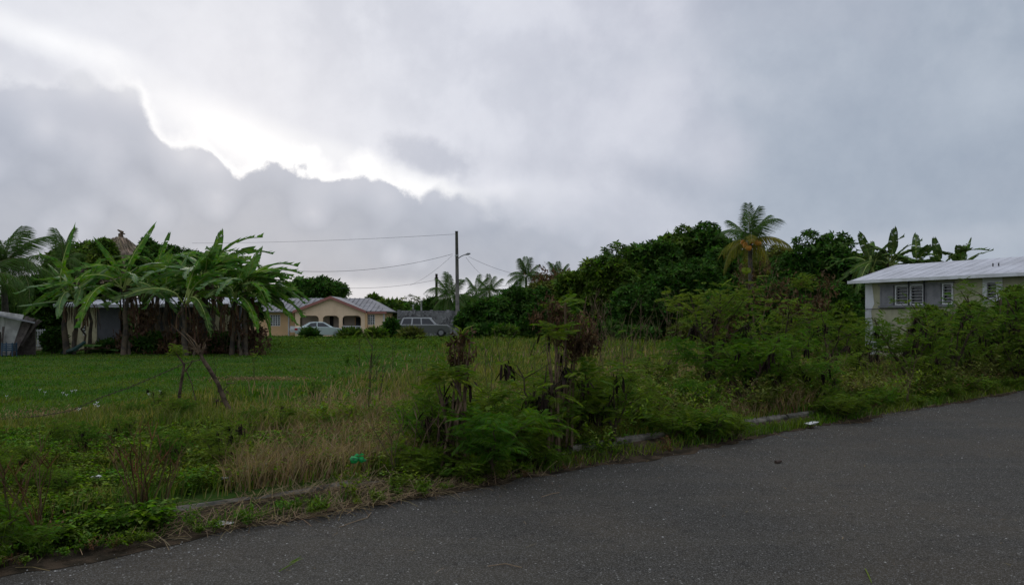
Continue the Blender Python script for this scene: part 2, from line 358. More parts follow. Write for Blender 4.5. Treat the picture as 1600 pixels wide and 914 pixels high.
def prism(mb, pts2, y0, y1, mi=0, holes=()):
    """front polygon in x,z (with holes) from y0 (front) to y1 (back)"""
    loops = [[Vector((x, 0, z)) for x, z in L] for L in [pts2, *holes]]
    flat = [p for L in loops for p in L]
    tri = geometry.tessellate_polygon(loops)
    for t in tri:
        mb.poly([(flat[i].x, y0, flat[i].z) for i in t], mi); mb.poly([(flat[i].x, y1, flat[i].z) for i in reversed(t)], mi)
    for L in loops:
        for a, b in zip(L, L[1:]+L[:1]):
            mb.poly([(a.x, y0, a.z), (b.x, y0, b.z), (b.x, y1, b.z), (a.x, y1, a.z)], mi)

GZ = .13                                                  # level of the field above the road
def W(px, py, Y): return Vector(((px-CX)/F*Y, Y, EYE+(HY-py)/F*Y))      # the place seen at a pixel, Y metres away
def G(px, py, z=GZ):                                      # the ground seen at a pixel
    Y = (EYE-z)*F/(py-HY); return Vector(((px-CX)/F*Y, Y, z))
RD = Vector((.766, .643, 0)).normalized(); RN = Vector((-RD.y, RD.x, 0)); R0 = Vector((-3.49, 5.23, 0))
def R(s, n, z=0): p = R0 + RD*s + RN*n; return Vector((p.x, p.y, z))

def rots(az, tilt, roll=None):
    """N matrices: local +Y is turned to azimuth az and raised by tilt; roll about its own axis"""
    N = len(az); roll = np.zeros(N) if roll is None else roll
    ca, sa, ct, st, cr, sr = np.cos(az), np.sin(az), np.cos(tilt), np.sin(tilt), np.cos(roll), np.sin(roll)
    Y = np.stack([-sa*ct, ca*ct, st], -1); X0 = np.stack([ca, sa, np.zeros(N)], -1); Z0 = np.cross(X0, Y)
    X = X0*cr[:, None] + Z0*sr[:, None]; Z = np.cross(X, Y)
    return np.stack([X, Y, Z], -1)
def repl(bv, bf, Ms, pos, sc=None):
    bv = np.asarray(bv, float); bf = np.asarray(bf)
    V = np.einsum('nij,kj->nki', Ms, bv)
    if sc is not None: V = V*(sc[:, None, None] if sc.ndim == 1 else sc[:, None, :])
    V = V + pos[:, None, :]
    Fc = bf[None] + (np.arange(len(pos))*len(bv))[:, None, None]
    return V.reshape(-1, 3), Fc.reshape(-1, bf.shape[1])
def join(parts):
    Vs, Fs, o = [], [], 0
    for V, Fc in parts: Vs.append(V); Fs.append(Fc+o); o += len(V)
    return np.concatenate(Vs), np.concatenate(Fs)
rg = np.random.default_rng(7)
random.seed(7)
_gr = rg.random((256, 256))
def vn(x, y, s):                                          # value noise 0..1
    x = np.asarray(x)/s+57.3; y = np.asarray(y)/s+91.7
    xi = np.floor(x).astype(int); yi = np.floor(y).astype(int); fx = x-xi; fy = y-yi
    fx = fx*fx*(3-2*fx); fy = fy*fy*(3-2*fy); g = lambda a, b: _gr[a % 256, b % 256]
    return (g(xi, yi)*(1-fx)+g(xi+1, yi)*fx)*(1-fy) + (g(xi, yi+1)*(1-fx)+g(xi+1, yi+1)*fx)*fy
def fbm(x, y, s): return .55*vn(x, y, s)+.3*vn(x, y, s/2.3)+.15*vn(x, y, s/5.1)

# ------------------------------------------------------------------ ground, road, kerb
def strip(name, nlist, zfun, mt, s0=-40, s1=90, ds=.5, jitter=None):
    ss = np.arange(s0, s1+ds, ds); V = []
    for i, s in enumerate(ss):
        for j, n in enumerate(nlist):
            nn = n + (jitter(s, j) if jitter else 0); p = R(s, nn); V.append((p.x, p.y, zfun(s, nn, j)))
    k = len(nlist); Fc = [(i*k+j, (i+1)*k+j, (i+1)*k+j+1, i*k+j+1) for i in range(len(ss)-1) for j in range(k-1)]
    return setp(link(name, mesh_np(name, V, Fc, mt, smooth=True)), kind='structure')
KERB = .62
strip('ground', [-400, -40, -8.5], lambda s, n, j: [-.35, -.30, -.06][j], M_soil, -400, 600, 20)
strip('road', [-8.3, -6, -4, -2, 0, .4, .9], lambda s, n, j: 0, M_asphalt, -60, 160, 1)
def fieldz(x, y):
    return GZ + .05*(fbm(x, y, 6)-.5) + .03*(fbm(x, y, 1.3)-.5)
def fz(s, n, j):
    if j == 0: return -.05
    p = R(s, n); base = float(fieldz(p.x, p.y))
    return base if j > 1 else .10
nl = [.66, .70, 1.0, 1.5, 2.2, 3, 4, 5.2, 6.6, 8.3, 10.5, 13, 16, 20, 25, 31, 38, 47, 58, 72, 90, 120, 200, 500]
strip('field', nl, fz, M_soil, -120, 260, 1)
rnd = random.Random(3)
strip('verge', [-.12, .15, .4, .64], lambda s, n, j: [.004, .012, .05, .085][j], M_dirt, -14, 60, .12,
      lambda s, j: (.55*(float(fbm(s, 3, 1.4))-.5) + .16*(float(vn(s, 8, .25))-.5) + .05*rnd.random() if j == 0 else 0))
kb = MB(); kb.box(-20, 45, -.09, .09, -.1, .02)
Mk = Matrix.Translation(R(0, KERB)) @ Matrix.Rotation(math.atan2(RD.y, RD.x), 4, 'Z')
kerb = kb.obj('kerb', M_kerb); kerb.matrix_world = Mk; setp(kerb, kind='structure')
km = MB(); L = .97; prof = [(-.075, .0), (-.075, .12), (-.05, .15), (.075, .15), (.075, 0)]
for a, b in zip(prof, prof[1:]+prof[:1]): km.poly([(0, a[0], a[1]), (L, a[0], a[1]), (L, b[0], b[1]), (0, b[0], b[1])])
km.poly([(0, y, z) for y, z in prof]); km.poly([(L, y, z) for y, z in reversed(prof)])
kme = km.mesh('kerb_stone', M_kerb)
for i in range(-2, 27):
    link('kerb_stone', kme, kerb, (i*1.0, rnd.uniform(-.03, .03), rnd.uniform(-.07, .0)), (rnd.uniform(-.12, .08), rnd.uniform(-.035, .035), rnd.uniform(-.03, .03)))

# ------------------------------------------------------------------ house helpers
def arch(x0, x1, z0, z1, r=.35, n=5):
    P = [(x0, z0), (x1, z0)]
    for k in range(n+1): a = k/n*PI/2; P.append((x1-r+r*math.cos(a), z1-r+r*math.sin(a)))
    for k in range(n+1): a = PI/2+k/n*PI/2; P.append((x0+r+r*math.cos(a), z1-r+r*math.sin(a)))
    return P
def rect(x0, x1, z0, z1): return [(x0, z0), (x1, z0), (x1, z1), (x0, z1)]
def grid_window(parent, x0, x1, z0, z1, y, cols, rows, proud=.05):
    f = MB(); t = .05; yy0, yy1 = y-proud, y+.02
    f.box(x0-.04, x1+.04, yy0, yy1, z0-.06, z0); f.box(x0-.04, x1+.04, yy0, yy1, z1, z1+.05)
    f.box(x0-.04, x0+t-.04, yy0, yy1, z0, z1); f.box(x1-t+.04, x1+.04, yy0, yy1, z0, z1)
    o = f.obj('window', M_white, parent)
    b = MB()
    for i in range(1, cols): x = x0+(x1-x0)*i/cols; b.box(x-.035, x+.035, yy0+.005, yy1-.004, z0+.002, z1-.002)
    for j in range(1, rows): z = z0+(z1-z0)*j/rows; b.box(x0+.012, x1-.012, yy0+.012, yy1-.01, z-.03, z+.03)
    b.obj('glazing_bars', M_white, o)
    g = MB(); g.box(x0+.01, x1-.01, y-.012, y+.01, z0+.004, z1-.004); g.obj('pane', M_glassdk, o)
    return o

# ------------------------------------------------------------------ yellow house
YH = 74.0
u = lambda px, Y=YH: (px-CX)/F*Y
zz = lambda py, Y=YH: EYE+(HY-py)/F*Y
house = thing('yellow_house', 'yellow house with grey metal roof, rose-edged gable and three porch arches', 'house', (u(500), YH, GZ))
hx, hy = house.location.x, house.location.y
def hw(name, mb, mt, smooth=False, parent=house):
    for i, p in enumerate(mb.v): mb.v[i] = (p[0]-hx, p[1]-hy, p[2]-GZ)
    return mb.obj(name, mt, parent, smooth)
gy = YH; wy = YH+2.2
# porch gable wall with three arched openings
apex = (u(517.5), zz(465.5)); eL, eR = u(461), u(570)
m1 = MB()
opens = [arch(u(468.5), u(498), zz(513), zz(493.2)), arch(u(504.5), u(529.5), zz(513), zz(493.2)), arch(u(535), u(564), zz(517.5), zz(493.2))]
prism(m1, [(eL, GZ-.1), (eR, GZ-.1), (eR, zz(487)), apex, (eL, zz(487))], gy, gy+.22, holes=opens)
hw('porch_wall', m1, M_yellow)
m1 = MB(); m1.box(u(461), u(461)+.2, gy+.23, wy, zz(511), zz(517)+1.2); 
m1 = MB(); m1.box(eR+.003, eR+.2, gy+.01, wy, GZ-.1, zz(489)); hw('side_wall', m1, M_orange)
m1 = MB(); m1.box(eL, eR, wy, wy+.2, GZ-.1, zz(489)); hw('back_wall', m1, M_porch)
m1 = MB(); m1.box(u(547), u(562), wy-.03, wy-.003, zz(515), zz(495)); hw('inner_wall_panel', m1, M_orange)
for a, b, c_, d_ in ((507,513,511,494),(524,530,507,494),(549,556,516,495.5)):
    m1 = MB(); m1.box(u(a), u(b), wy-.07, wy-.034, zz(c_), zz(d_)); hw('porch_window', m1, M_glassdk)
# balustrade
m1 = MB(); m1.box(u(535), u(564), gy+.06, gy+.16, zz(510.2), zz(509)); bl = hw('balustrade', m1, M_white)
for k in range(12):
    m1 = MB(); x = u(536+k*2.45); m1.box(x-.035, x+.035, gy+.075, gy+.145, zz(517.5), zz(510.3)); hw('baluster', m1, M_white, parent=bl)
m1 = MB(); m1.box(u(452), u(461.5), gy+.3, gy+.5, zz(519), zz(509.5)); m1.box(u(451.5), u(462), gy+.24, gy+.3, zz(516), zz(513)); hw('porch_low_wall', m1, M_white)
m1 = MB(); m1.box(u(455), u(460.7), wy-.2, wy-.1, zz(511), zz(492)); hw('door', m1, M_dark)  # no door leaf: dark panel paints the shade of the open porch side
m1 = MB(); m1.box(u(452.2), u(454.6), wy-.2, wy-.1, zz(511), zz(491)); hw('door_frame', m1, M_white)
# wings
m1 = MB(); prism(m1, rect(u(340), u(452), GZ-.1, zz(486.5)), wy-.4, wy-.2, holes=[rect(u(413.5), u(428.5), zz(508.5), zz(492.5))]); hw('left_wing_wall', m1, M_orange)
grid_window(house, u(413.5)-hx, u(428.5)-hx, zz(508.5)-GZ, zz(492.5)-GZ, wy-.3-hy, 4, 5, .12)
m1 = MB(); m1.tube([(u(443), wy-.46, GZ), (u(443), wy-.46, zz(487))], .07); hw('drain_pipe', m1, M_white)
m1 = MB(); prism(m1, rect(eR+.21, u(597), GZ-.1, zz(487.3)), gy+.5, gy+.7, holes=[rect(u(573.5), u(583.5), zz(506.5), zz(492.3))]); hw('right_wing_wall', m1, M_yellow)
grid_window(house, u(573.5)-hx, u(583.5)-hx, zz(506.5)-GZ, zz(492.3)-GZ, gy+.6-hy, 3, 5, .12)
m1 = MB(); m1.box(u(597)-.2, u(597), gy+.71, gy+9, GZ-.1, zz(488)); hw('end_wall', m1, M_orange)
m1 = MB(); m1.tube([(u(598.3), gy+.55, GZ), (u(598.3), gy+.55, zz(488))], .07); hw('drain_pipe', m1, M_white)
# roofs
rb = gy+5.2; zr = zz(466, rb); ze = zz(486.5)+.02
def slab(mb, q, t=.1, mi=0):
    n = (Vector(q[1])-Vector(q[0])).cross(Vector(q[-1])-Vector(q[0])).normalized()*t
    if n.z > 0: n = -n
    lo = [Vector(p)+n for p in q]; mb.poly(q, mi); mb.poly(list(reversed(lo)), mi)
    for i in range(len(q)): j = (i+1) % len(q); mb.poly([q[i], q[j], lo[j], lo[i]], mi)
X0, X1 = u(330), u(604.5); xr1 = u(578, rb)
m1 = MB()
slab(m1, [(X0, wy-.75, ze), (X1, gy+.1, ze), (xr1, rb, zr), (X0, rb, zr)], .12)
slab(m1, [(X0, rb, zr-.002), (xr1, rb, zr-.002), (X1, gy+10.4, ze), (X0, gy+10.4, ze)], .12)
slab(m1, [(X1+.002, gy+.1, ze), (X1+.002, gy+10.4, ze), (xr1+.002, rb, zr)], .12)
roof = hw('roof', m1, M_roofm)
def seam(mb, a, b, wd=.06, h=.06):
    a, b = Vector(a), Vector(b); d_ = (b-a).normalized(); s_ = d_.cross(Vector((0,0,1))).normalized()*wd/2; n_ = Vector((0,0,h))
    mb.poly([a-s_, b-s_, b-s_+n_, a-s_+n_]); mb.poly([a+s_+n_, b+s_+n_, b+s_, a+s_]); mb.poly([a-s_+n_, b-s_+n_, b+s_+n_, a+s_+n_])
for k in range(34):
    x = X0+.3+k*.5
    if x > X1-.2: break
    t_ = 0 if x <= xr1 else (x-xr1)/(X1-xr1)
    yb = rb+(gy+.1-rb)*t_; zb = zr+(ze-zr)*t_; ye = wy-.75+(gy+.1-wy+.75)*(x-X0)/(X1-X0)
    m1 = MB(); seam(m1, (x, ye, ze), (x, yb, zb)); hw('roof_seam', m1, M_roofm, parent=roof)
ax, azp = apex[0], apex[1]+.16
oL, oR = u(458.5), u(572.8); ezl = zz(487)+.08
m1 = MB()
slab(m1, [(oL, gy-.35, ezl), (ax, gy-.35, azp), (ax, rb-1, azp), (oL, rb-2.5, ezl)], .12)
slab(m1, [(ax+.002, gy-.35, azp), (oR, gy-.35, ezl), (oR, rb-2.5, ezl), (ax+.002, rb-1, azp)], .12)
groof = hw('gable_roof', m1, M_roofm)
m1 = MB()
for (a, b) in (((oL, ezl), (ax, azp)), ((ax, azp), (oR, ezl))):
    m1.poly([(a[0], gy-.36, a[1]+.02), (b[0], gy-.36, b[1]+.02), (b[0], gy-.36, b[1]-.24), (a[0], gy-.36, a[1]-.24)])
    m1.poly([(a[0], gy-.36, a[1]-.24), (b[0], gy-.36, b[1]-.24), (b[0], gy-.28, b[1]-.24), (a[0], gy-.28, a[1]-.24)])
m1.box(oR, X1-.05, gy+.06, gy+.1, ze-.24, ze-.05)
hw('fascia', m1, M_pinkt)
m1 = MB(); m1.box(u(461), u(464), wy-.9, wy-.8, ze-.14, ze-.02); hw('gutter', m1, M_white)

# ------------------------------------------------------------------ vehicles
def wheel(parent, x, y, r=.33, wd=.2):
    m = MB(); m.tube([(x, y-wd/2, r), (x, y-wd/2+.03, r), (x, y+wd/2, r)], [r*.92, r, r], 16); w_ = m.obj('wheel', M_tyre, parent)
    m = MB(); m.tube([(x, y-wd/2-.015, r), (x, y-wd/2+.02, r)], [r*.58, r*.62], 10); m.obj('rim', M_rim, w_)
def vehicle(name, label, loc, rz, prof, cabin, wheels, wd, mb_, mtop, win, rear_light=None, r=.33, bumper=True):
    t = thing(name, label, 'car', loc, rz)
    m = MB(); h = wd/2
    n = len(prof)
    def ring(y, k, zk=0): return [(x*k, y, z) for x, z in prof]
    # body: side profile extruded with a tucked edge
    ins = [(-h, .94), (-h+.06, 1.0), (h-.06, 1.0), (h, .94)]
    cz = .6
    rings = []
    for y, k in ins:
        rings.append([(x*(.985 if k < 1 else 1), y, cz+(z-cz)*k) for x, z in prof])
    b = len(m.v)
    for rg_ in rings: m.v += rg_
    for i in range(3):
        for k in range(n): m.f.append((b+i*n+k, b+i*n+(k+1) % n, b+(i+1)*n+(k+1) % n, b+(i+1)*n+k)); m.mi.append(0)
    m.f.append(tuple(b+k for k in range(n))); m.mi.append(0); m.f.append(tuple(b+3*n+k for k in reversed(range(n)))); m.mi.append(0)
    m.obj('body', mb_, t)
    # cabin: tapered
    m = MB(); nb = len(cabin); zt = max(z for x, z in cabin); zb = min(z for x, z in cabin)
    inset = lambda z: .05+.22*(z-zb)/(zt-zb)
    L_ = [(x, -h+inset(z), z) for x, z in cabin]; R_ = [(x, h-inset(z), z) for x, z in cabin]
    m.poly(L_); m.poly(list(reversed(R_)))
    for i in range(nb): j = (i+1) % nb; m.poly([L_[i], R_[i], R_[j], L_[j]])
    m.obj('cabin', mtop, t)
    for q in win:
        for sgn in (-1, 1):
            m = MB(); P = [(x, sgn*(h-inset(z)+.012), z) for x, z in q]; P2 = [(x, sgn*(h-inset(z)-.02), z) for x, z in q]
            m.poly(P); m.poly(P2)
            for i in range(len(P)): j = (i+1) % len(P); m.poly([P[i], P[j], P2[j], P2[i]])
            m.obj('side_window', M_glassdk, t)
    # windscreen and rear window from the first/last cabin slopes
    for (i, j, nm) in ((0, 1, 'rear_window'), (nb-2, nb-1, 'windscreen')):
        a, c = cabin[i], cabin[j]; lo, hi = (a, c) if a[1] < c[1] else (c, a)
        dx, dz = hi[0]-lo[0], hi[1]-lo[1]; ln = math.hypot(dx, dz); nx, nz = -dz/ln, dx/ln
        if nz < 0: nx, nz = -nx, -nz
        q = []
        for f_, s_ in ((.12, -1), (.12, 1), (.9, 1), (.9, -1)):
            z = lo[1]+dz*f_; q.append((lo[0]+dx*f_+nx*.012, s_*(h-inset(z)-.08), z+nz*.012))
        m = MB(); m.poly(q); m.obj(nm, M_glassdk, t)
    for x in wheels:
        for s_ in (-1, 1): wheel(t, x, s_*(h-.1), r)
    if rear_light:
        for s_ in (-1, 1):
            m = MB(); x0, x1, z0, z1 = rear_light; m.box(x0-.02, x1, s_*(h-.2)-.215, s_*(h-.2)+.215, z0, z1); m.obj('tail_light', M_tail, t)
    return t
sed_prof = [(-2.2,.35),(-2.25,.6),(-2.2,.92),(-1.6,.98),(1.0,.93),(1.75,.85),(2.15,.72),(2.25,.5),(2.2,.3),(1.75,.26),(1.35,.22),(-1.0,.22),(-1.75,.28)]
sed_cab = [(-1.75,.95),(-1.0,1.38),(-.6,1.43),(.1,1.43),(.35,1.38),(1.15,.92)]
sed_win = [[(-1.25,1.0),(-.85,1.32),(-.35,1.36),(-.35,.99)],[(-.27,.99),(-.27,1.36),(.25,1.33),(.8,.97)]]
Ys = 70.0
vehicle('parked_sedan', 'silver sedan with red tail light parked before the arched porch', (u(501, Ys), Ys, GZ-.02), math.radians(14), sed_prof, sed_cab, (-1.35, 1.38), 1.74,
        M_carsilver, M_carsilver, sed_win, (-2.24, -2.0, .68, .86))
suv_prof = [(-2.3,.45),(-2.33,.8),(-2.3,1.08),(1.05,1.08),(2.0,1.02),(2.2,.9),(2.25,.5),(2.1,.35),(1.8,.45),(1.1,.35),(-1.1,.35),(-1.8,.45)]
suv_cab = [(-2.25,1.06),(-2.0,1.72),(-1.6,1.77),(.35,1.77),(.5,1.74),(1.15,1.06)]
suv_win = [[(-2.08,1.14),(-1.9,1.64),(-1.2,1.66),(-1.25,1.14)],[(-1.12,1.14),(-1.08,1.66),(-.42,1.66),(-.36,1.14)],[(-.26,1.14),(-.3,1.66),(.38,1.64),(.86,1.14)]]
Yv = 70.0
suv = vehicle('parked_suv', 'weathered grey off-roader with pale roof parked before the block wall', (u(665, Yv), Yv, GZ+.05), math.radians(2), suv_prof, suv_cab, (-1.42, 1.45), 1.76,
        M_suv, M_suvtop, suv_win, None, r=.38)
m1 = MB()
for s_ in (-1, 1): m1.box(-1.8, .2, s_*.6-.02, s_*.6+.02, 1.80, 1.84)
for x in (-1.5, -.2): m1.box(x-.02, x+.02, -.618, .618, 1.775, 1.80)
m1.obj('roof_rack', M_wire, suv)
m1 = MB(); m1.box(-2.28, 2.1, -.895, -.875, 1.03, 1.1); m1.box(1.1, 2.0, -.8, .8, 1.06, 1.1); m1.obj('bonnet_trim', M_suvtop, suv)
Yr = 60.0
vehicle('red_car', 'red car mostly hidden in brush under the dark trees', (u(1052, Yr), Yr, GZ+.1), math.radians(-25), sed_prof, sed_cab, (-1.35, 1.38), 1.74,
        M_redcar, M_redcar, sed_win, None)

# ------------------------------------------------------------------ block wall, poles, wires
bw = thing('block_wall', 'stained grey concrete block wall behind the parked off-roader', 'wall', (u(670, 76), 76, GZ))
m1 = MB(); xa, xb, top = u(621, 76)-bw.location.x, u(718, 76)-bw.location.x, zz(485, 76)-GZ
nblk = 12; cw = .41; ncol = int((xb-xa)/cw)
m1.box(xa, xb, .03, .17, 0, top-.01); m1.obj('wall_core', M_block, bw)
m1 = MB(); m1.box(0, cw-.02, 0, .03, 0, .2); blk = m1.mesh('block', M_block)
for r_ in range(int(top/.22)):
    for c_ in range(ncol):
        if random.random() < .05: continue
        x = xa+c_*cw+(cw/2 if r_ % 2 else 0)
        if x+cw > xb: continue
        if r_*ncol+c_ > 290: break
        link('block', blk, bw, (x, random.uniform(-.012, .004), r_*.22))
for px in (623, 647, 674, 700, 716):
    m1 = MB(); x = u(px, 76)-bw.location.x; m1.box(x-.15, x+.15, -.05, .2, 0, top+.06); m1.obj('pilaster', M_block, bw)

YP = 68.0
p0 = W(715, 362, YP); pole = thing('utility_pole', 'tall wooden utility pole with a street light arm', 'utility pole', (p0.x, YP, GZ))
hgt = p0.z-GZ
m1 = MB(); m1.tube([(0,0,-.3), (-.03,0,hgt*.5), (-.09,0,hgt)], [.19, .165, .13], 10); m1.obj('pole', M_pole, pole, True)
m1 = MB(); m1.tube([(-.09,0,hgt), (-.09,0,hgt+.03)], .16, 10); m1.obj('pole_cap', M_pole, pole)
za = zz(403, YP)-GZ
m1 = MB(); m1.tube([(0,-.1,za-.1), (.35,-.15,za+.15), (.75,-.2,za+.3)], .045, 6); arm = m1.obj('lamp_arm', M_rim, pole)
m1 = MB(); m1.tube([(.7,-.2,za+.28), (.95,-.22,za+.34), (1.15,-.23,za+.36)], [.06, .12, .05], 8); m1.obj('lamp_head', M_rim, arm)
m1 = MB(); m1.tube([(-.25,-.12,za+.2), (.1,-.12,za+.2)], .04, 6); m1.obj('insulator', M_white, pole)
Y2 = 82.0; q0 = W(682, 428, Y2)
pole2 = thing('service_pole', 'short dark pole left of the tall utility pole, beside a palm', 'pole', (q0.x, Y2, GZ))
m1 = MB(); m1.tube([(0,0,-.3), (0,0,q0.z-GZ)], [.16, .13], 8); m1.obj('pole', M_bark, pole2, True)
m1 = MB(); m1.box(-.2, .2, -.04, .04, q0.z-GZ-.5, q0.z-GZ-.4); m1.obj('cross_piece', M_bark, pole2)
for px, y0_, lab in ((658.5, 470, 'taller white pipe post rising behind the block wall'), (645.5, 477, 'shorter white pipe post rising behind the block wall')):
    p = W(px, y0_, 80); t = thing('pipe_post', lab, 'post', (p.x, 80, GZ)); m1 = MB(); m1.tube([(0,0,0), (0,0,p.z-GZ)], .09, 8); m1.obj('pipe', M_white, t, True)
    m1 = MB(); m1.tube([(0,0,p.z-GZ), (0,0,p.z-GZ+.05)], .12, 8); m1.obj('cap', M_white, t)
def wire(a, b, sag, r, lab, n=20, name='overhead_wire', mt=None):
    m = MB(); a, b = Vector(a), Vector(b); P = []
    for i in range(n+1):
        t = i/n; p = a.lerp(b, t); p.z -= sag*4*t*(1-t); P.append(p-a)
    m.tube(P, r, 4); o = m.obj(name, mt or M_wire); o.location = a; return setp(o, lab, 'wire')
wire(W(707, 397, YP), W(380, 416, 60), .9, .014, 'overhead wire running left from the utility pole over the yellow house')
wire(W(707, 399, YP), W(640, 446, 95), .3, .013, 'thin overhead wire dropping left from the pole behind the palm')
wire(W(732, 401, YP), W(830, 432, 75), .3, .013, 'overhead wire dropping right from the lamp arm toward the palms')
wire(W(728, 402, YP), W(757, 432, 90), .2, .013, 'short overhead wire dropping steeply right of the utility pole')
wire(W(682, 437, Y2), W(530, 450, 70), .3, .013, 'low overhead wire running left from the short pole above the gabled roof')
wire(W(682, 437, Y2), W(800, 446, 90), .3, .015, 'faint low wire running right from the short pole into the trees')
wire(W(712, 366, YP), W(300, 380, 90), .2, .012, 'faintest and highest overhead wire leaving the pole top leftward')

# ------------------------------------------------------------------ right house
rh = thing('olive_house', 'olive stucco house with white metal roof beside the road at right', 'house')
DA = Vector((.504, -.864, 0)); WB = Vector((.864, .504, 0))
P0 = Vector((13.8, 30, 0)); rh.location = (P0.x, P0.y, GZ)
rh.rotation_euler = (0, 0, math.atan2(DA.y, DA.x))          # local x along the facade, local y into the house
def onf(px, off=0):                                         # distance along the facade seen at a pixel
    k = (px-CX)/F; Q = P0 + WB*off
    return (k*Q.y-Q.x)/(DA.x-k*DA.y)
def fzz(px, py, off=0):
    a = onf(px, off); Y = (P0+WB*off+DA*a).y; return EYE+(HY-py)/F*Y-GZ
LF = 7.0; eo = .32
zt_ = fzz(1352, 439)
wins = [(1376, 1397), (1399.5, 1421), (1422.5, 1444.5), (1446.5, 1471), (1473, 1490)]
wz0, wz1 = fzz(1400, 477), fzz(1400, 446)
holes = [rect(onf(wins[0][0]), onf(wins[-1][1]), wz0, wz1), rect(onf(1541), onf(1560), wz0+.15, wz1)]
m1 = MB(); prism(m1, rect(.02, LF, -.2, zt_), 0, .18, holes=holes); m1.obj('wall', M_stone, rh)
m1 = MB(); prism(m1, [(0, -.2), (onf(1371), -.2), (onf(1370), .9), (onf(1364), 1.3), (onf(1361), 1.9), (onf(1366), 2.2), (onf(1362), zt_-.003), (0, zt_-.003)], -.006, -.002); m1.obj('white_wall_patch', M_white, rh)
ridge_b = 2.6; zrg = EYE+(HY-413)/F*(P0+WB*ridge_b).y-GZ; ze_ = zt_+.04
m1 = MB(); prism(m1, rect(0, 0.17, 0, 1), 0, 1); m1 = MB()
m1.poly([(0,.19,-.2),(0,2*ridge_b,-.2),(0,2*ridge_b,zt_),(0,ridge_b,zrg-.12),(0,.19,zt_)]); m1.poly([(.15,.19,-.2),(.15,.19,zt_),(.15,ridge_b,zrg-.12),(.15,2*ridge_b,zt_),(.15,2*ridge_b,-.2)])
m1.obj('gable_wall', M_stone, rh)
m1 = MB(); m1.box(.2, LF, 2*ridge_b-.2, 2*ridge_b, -.2, zt_); m1.box(LF-.15, LF, .2, 2*ridge_b-.2, -.2, zt_); m1.obj('rear_wall', M_stone, rh)
m1 = MB(); m1.box(.2, LF-.2, 1.4, 1.5, 0, zt_-.1); m1.obj('dark_backing', M_dark, rh)  # near-black sheet paints in the room's shade behind the windows
m1 = MB(); eo2 = .45; xl = onf(1341); xl = -.45
slope = (zrg-ze_)/(ridge_b+eo)
slab(m1, [(xl, -eo2, ze_-.06), (LF+.4, -eo2, ze_-.06), (LF+.4, ridge_b, zrg), (xl, ridge_b, zrg)], .09)
slab(m1, [(xl, ridge_b, zrg-.002), (LF+.4, ridge_b, zrg-.002), (LF+.4, 2*ridge_b+eo2, ze_-.06), (xl, 2*ridge_b+eo2, ze_-.06)], .09)
rf = m1.obj('roof', M_whroof, rh)
for k in range(19):
    x = xl+.1+k*.4
    if x > LF+.3: break
    m1 = MB(); seam(m1, (x, -eo2, ze_-.06), (x, ridge_b, zrg), .02, .008); m1.obj('roof_rib', M_whroof, rf)
m1 = MB(); m1.box(xl, LF+.4, -eo2-.03, -eo2-.002, ze_-.15, ze_-.035); m1.obj('fascia', M_white, rh)
for px, py in ((1529, 414), (1538, 409)):
    a = onf(px); m1 = MB(); m1.tube([(a, .9, ze_+.3), (a, .9, ze_+.41)], .022, 6); m1.obj('roof_vent', M_wire, rf)
def louvre(x0, x1, z0, z1, n, closed=False):
    f = MB(); t = .045
    f.box(x0, x1, -.05, .04, z0, z0+t); f.box(x0, x1, -.05, .04, z1-t, z1); f.box(x0, x0+t, -.05, .04, z0+t, z1-t); f.box(x1-t, x1, -.05, .04, z0+t, z1-t)
    o = f.obj('window', M_white if not closed else M_shutter, rh)
    if closed:
        p_ = MB(); p_.box(x0+t, x1-t, -.03, 0, z0+t, z1-t); p_.obj('shutter', M_shutter, o)
    else:
        g = MB(); g.box(x0+t, x1-t, .06, .08, z0+t, z1-t); g.obj('pane', M_glassdk, o)
        for k in range(n):
            zc = z0+t+(z1-z0-2*t)*(k+.5)/n; s_ = MB()
            Mx = Matrix.Translation((0, -.01, zc)) @ Matrix.Rotation(math.radians(-14), 4, 'X'); s_.box(x0+t+.002, x1-t-.002, -.04, .03, -.009, .009, M=Mx); s_.obj('slat', M_slat, o)
for i, (a, b) in enumerate(wins): louvre(onf(a), onf(b), wz0, wz1, 6, i in (0, 3))
louvre(onf(1541), onf(1560), wz0+.15, wz1, 5)
m1 = MB(); prism(m1, rect(onf(1536), onf(1567), wz0+.0, wz1+.12), -.03, -.004, holes=[rect(onf(1541)-.004, onf(1560)+.004, wz0+.146, wz1+.004)]); m1.obj('window_surround', M_white, rh)
m1 = MB(); m1.box(onf(1374), onf(1492), -.09, -.004, wz0-.08, wz0-.01); m1.obj('window_sill', M_shutter, rh)
m1 = MB(); m1.box(onf(1374), onf(1492), -.08, -.004, wz1+.004, wz1+.05); m1.obj('lintel', M_shutter, rh)
for px in (1421.8, 1445.8):
    m1 = MB(); a = onf(px); m1.box(a-.02, a+.02, -.1, -.055, wz0-.0, wz1+.18); m1.obj('shutter_bar', M_wire, rh)
m1 = MB(); zc = fzz(1360, 483); m1.tube([(0.0, -.05, zc), (onf(1440), -.05, zc+.02)], .012, 5); m1.obj('conduit', M_wire, rh)

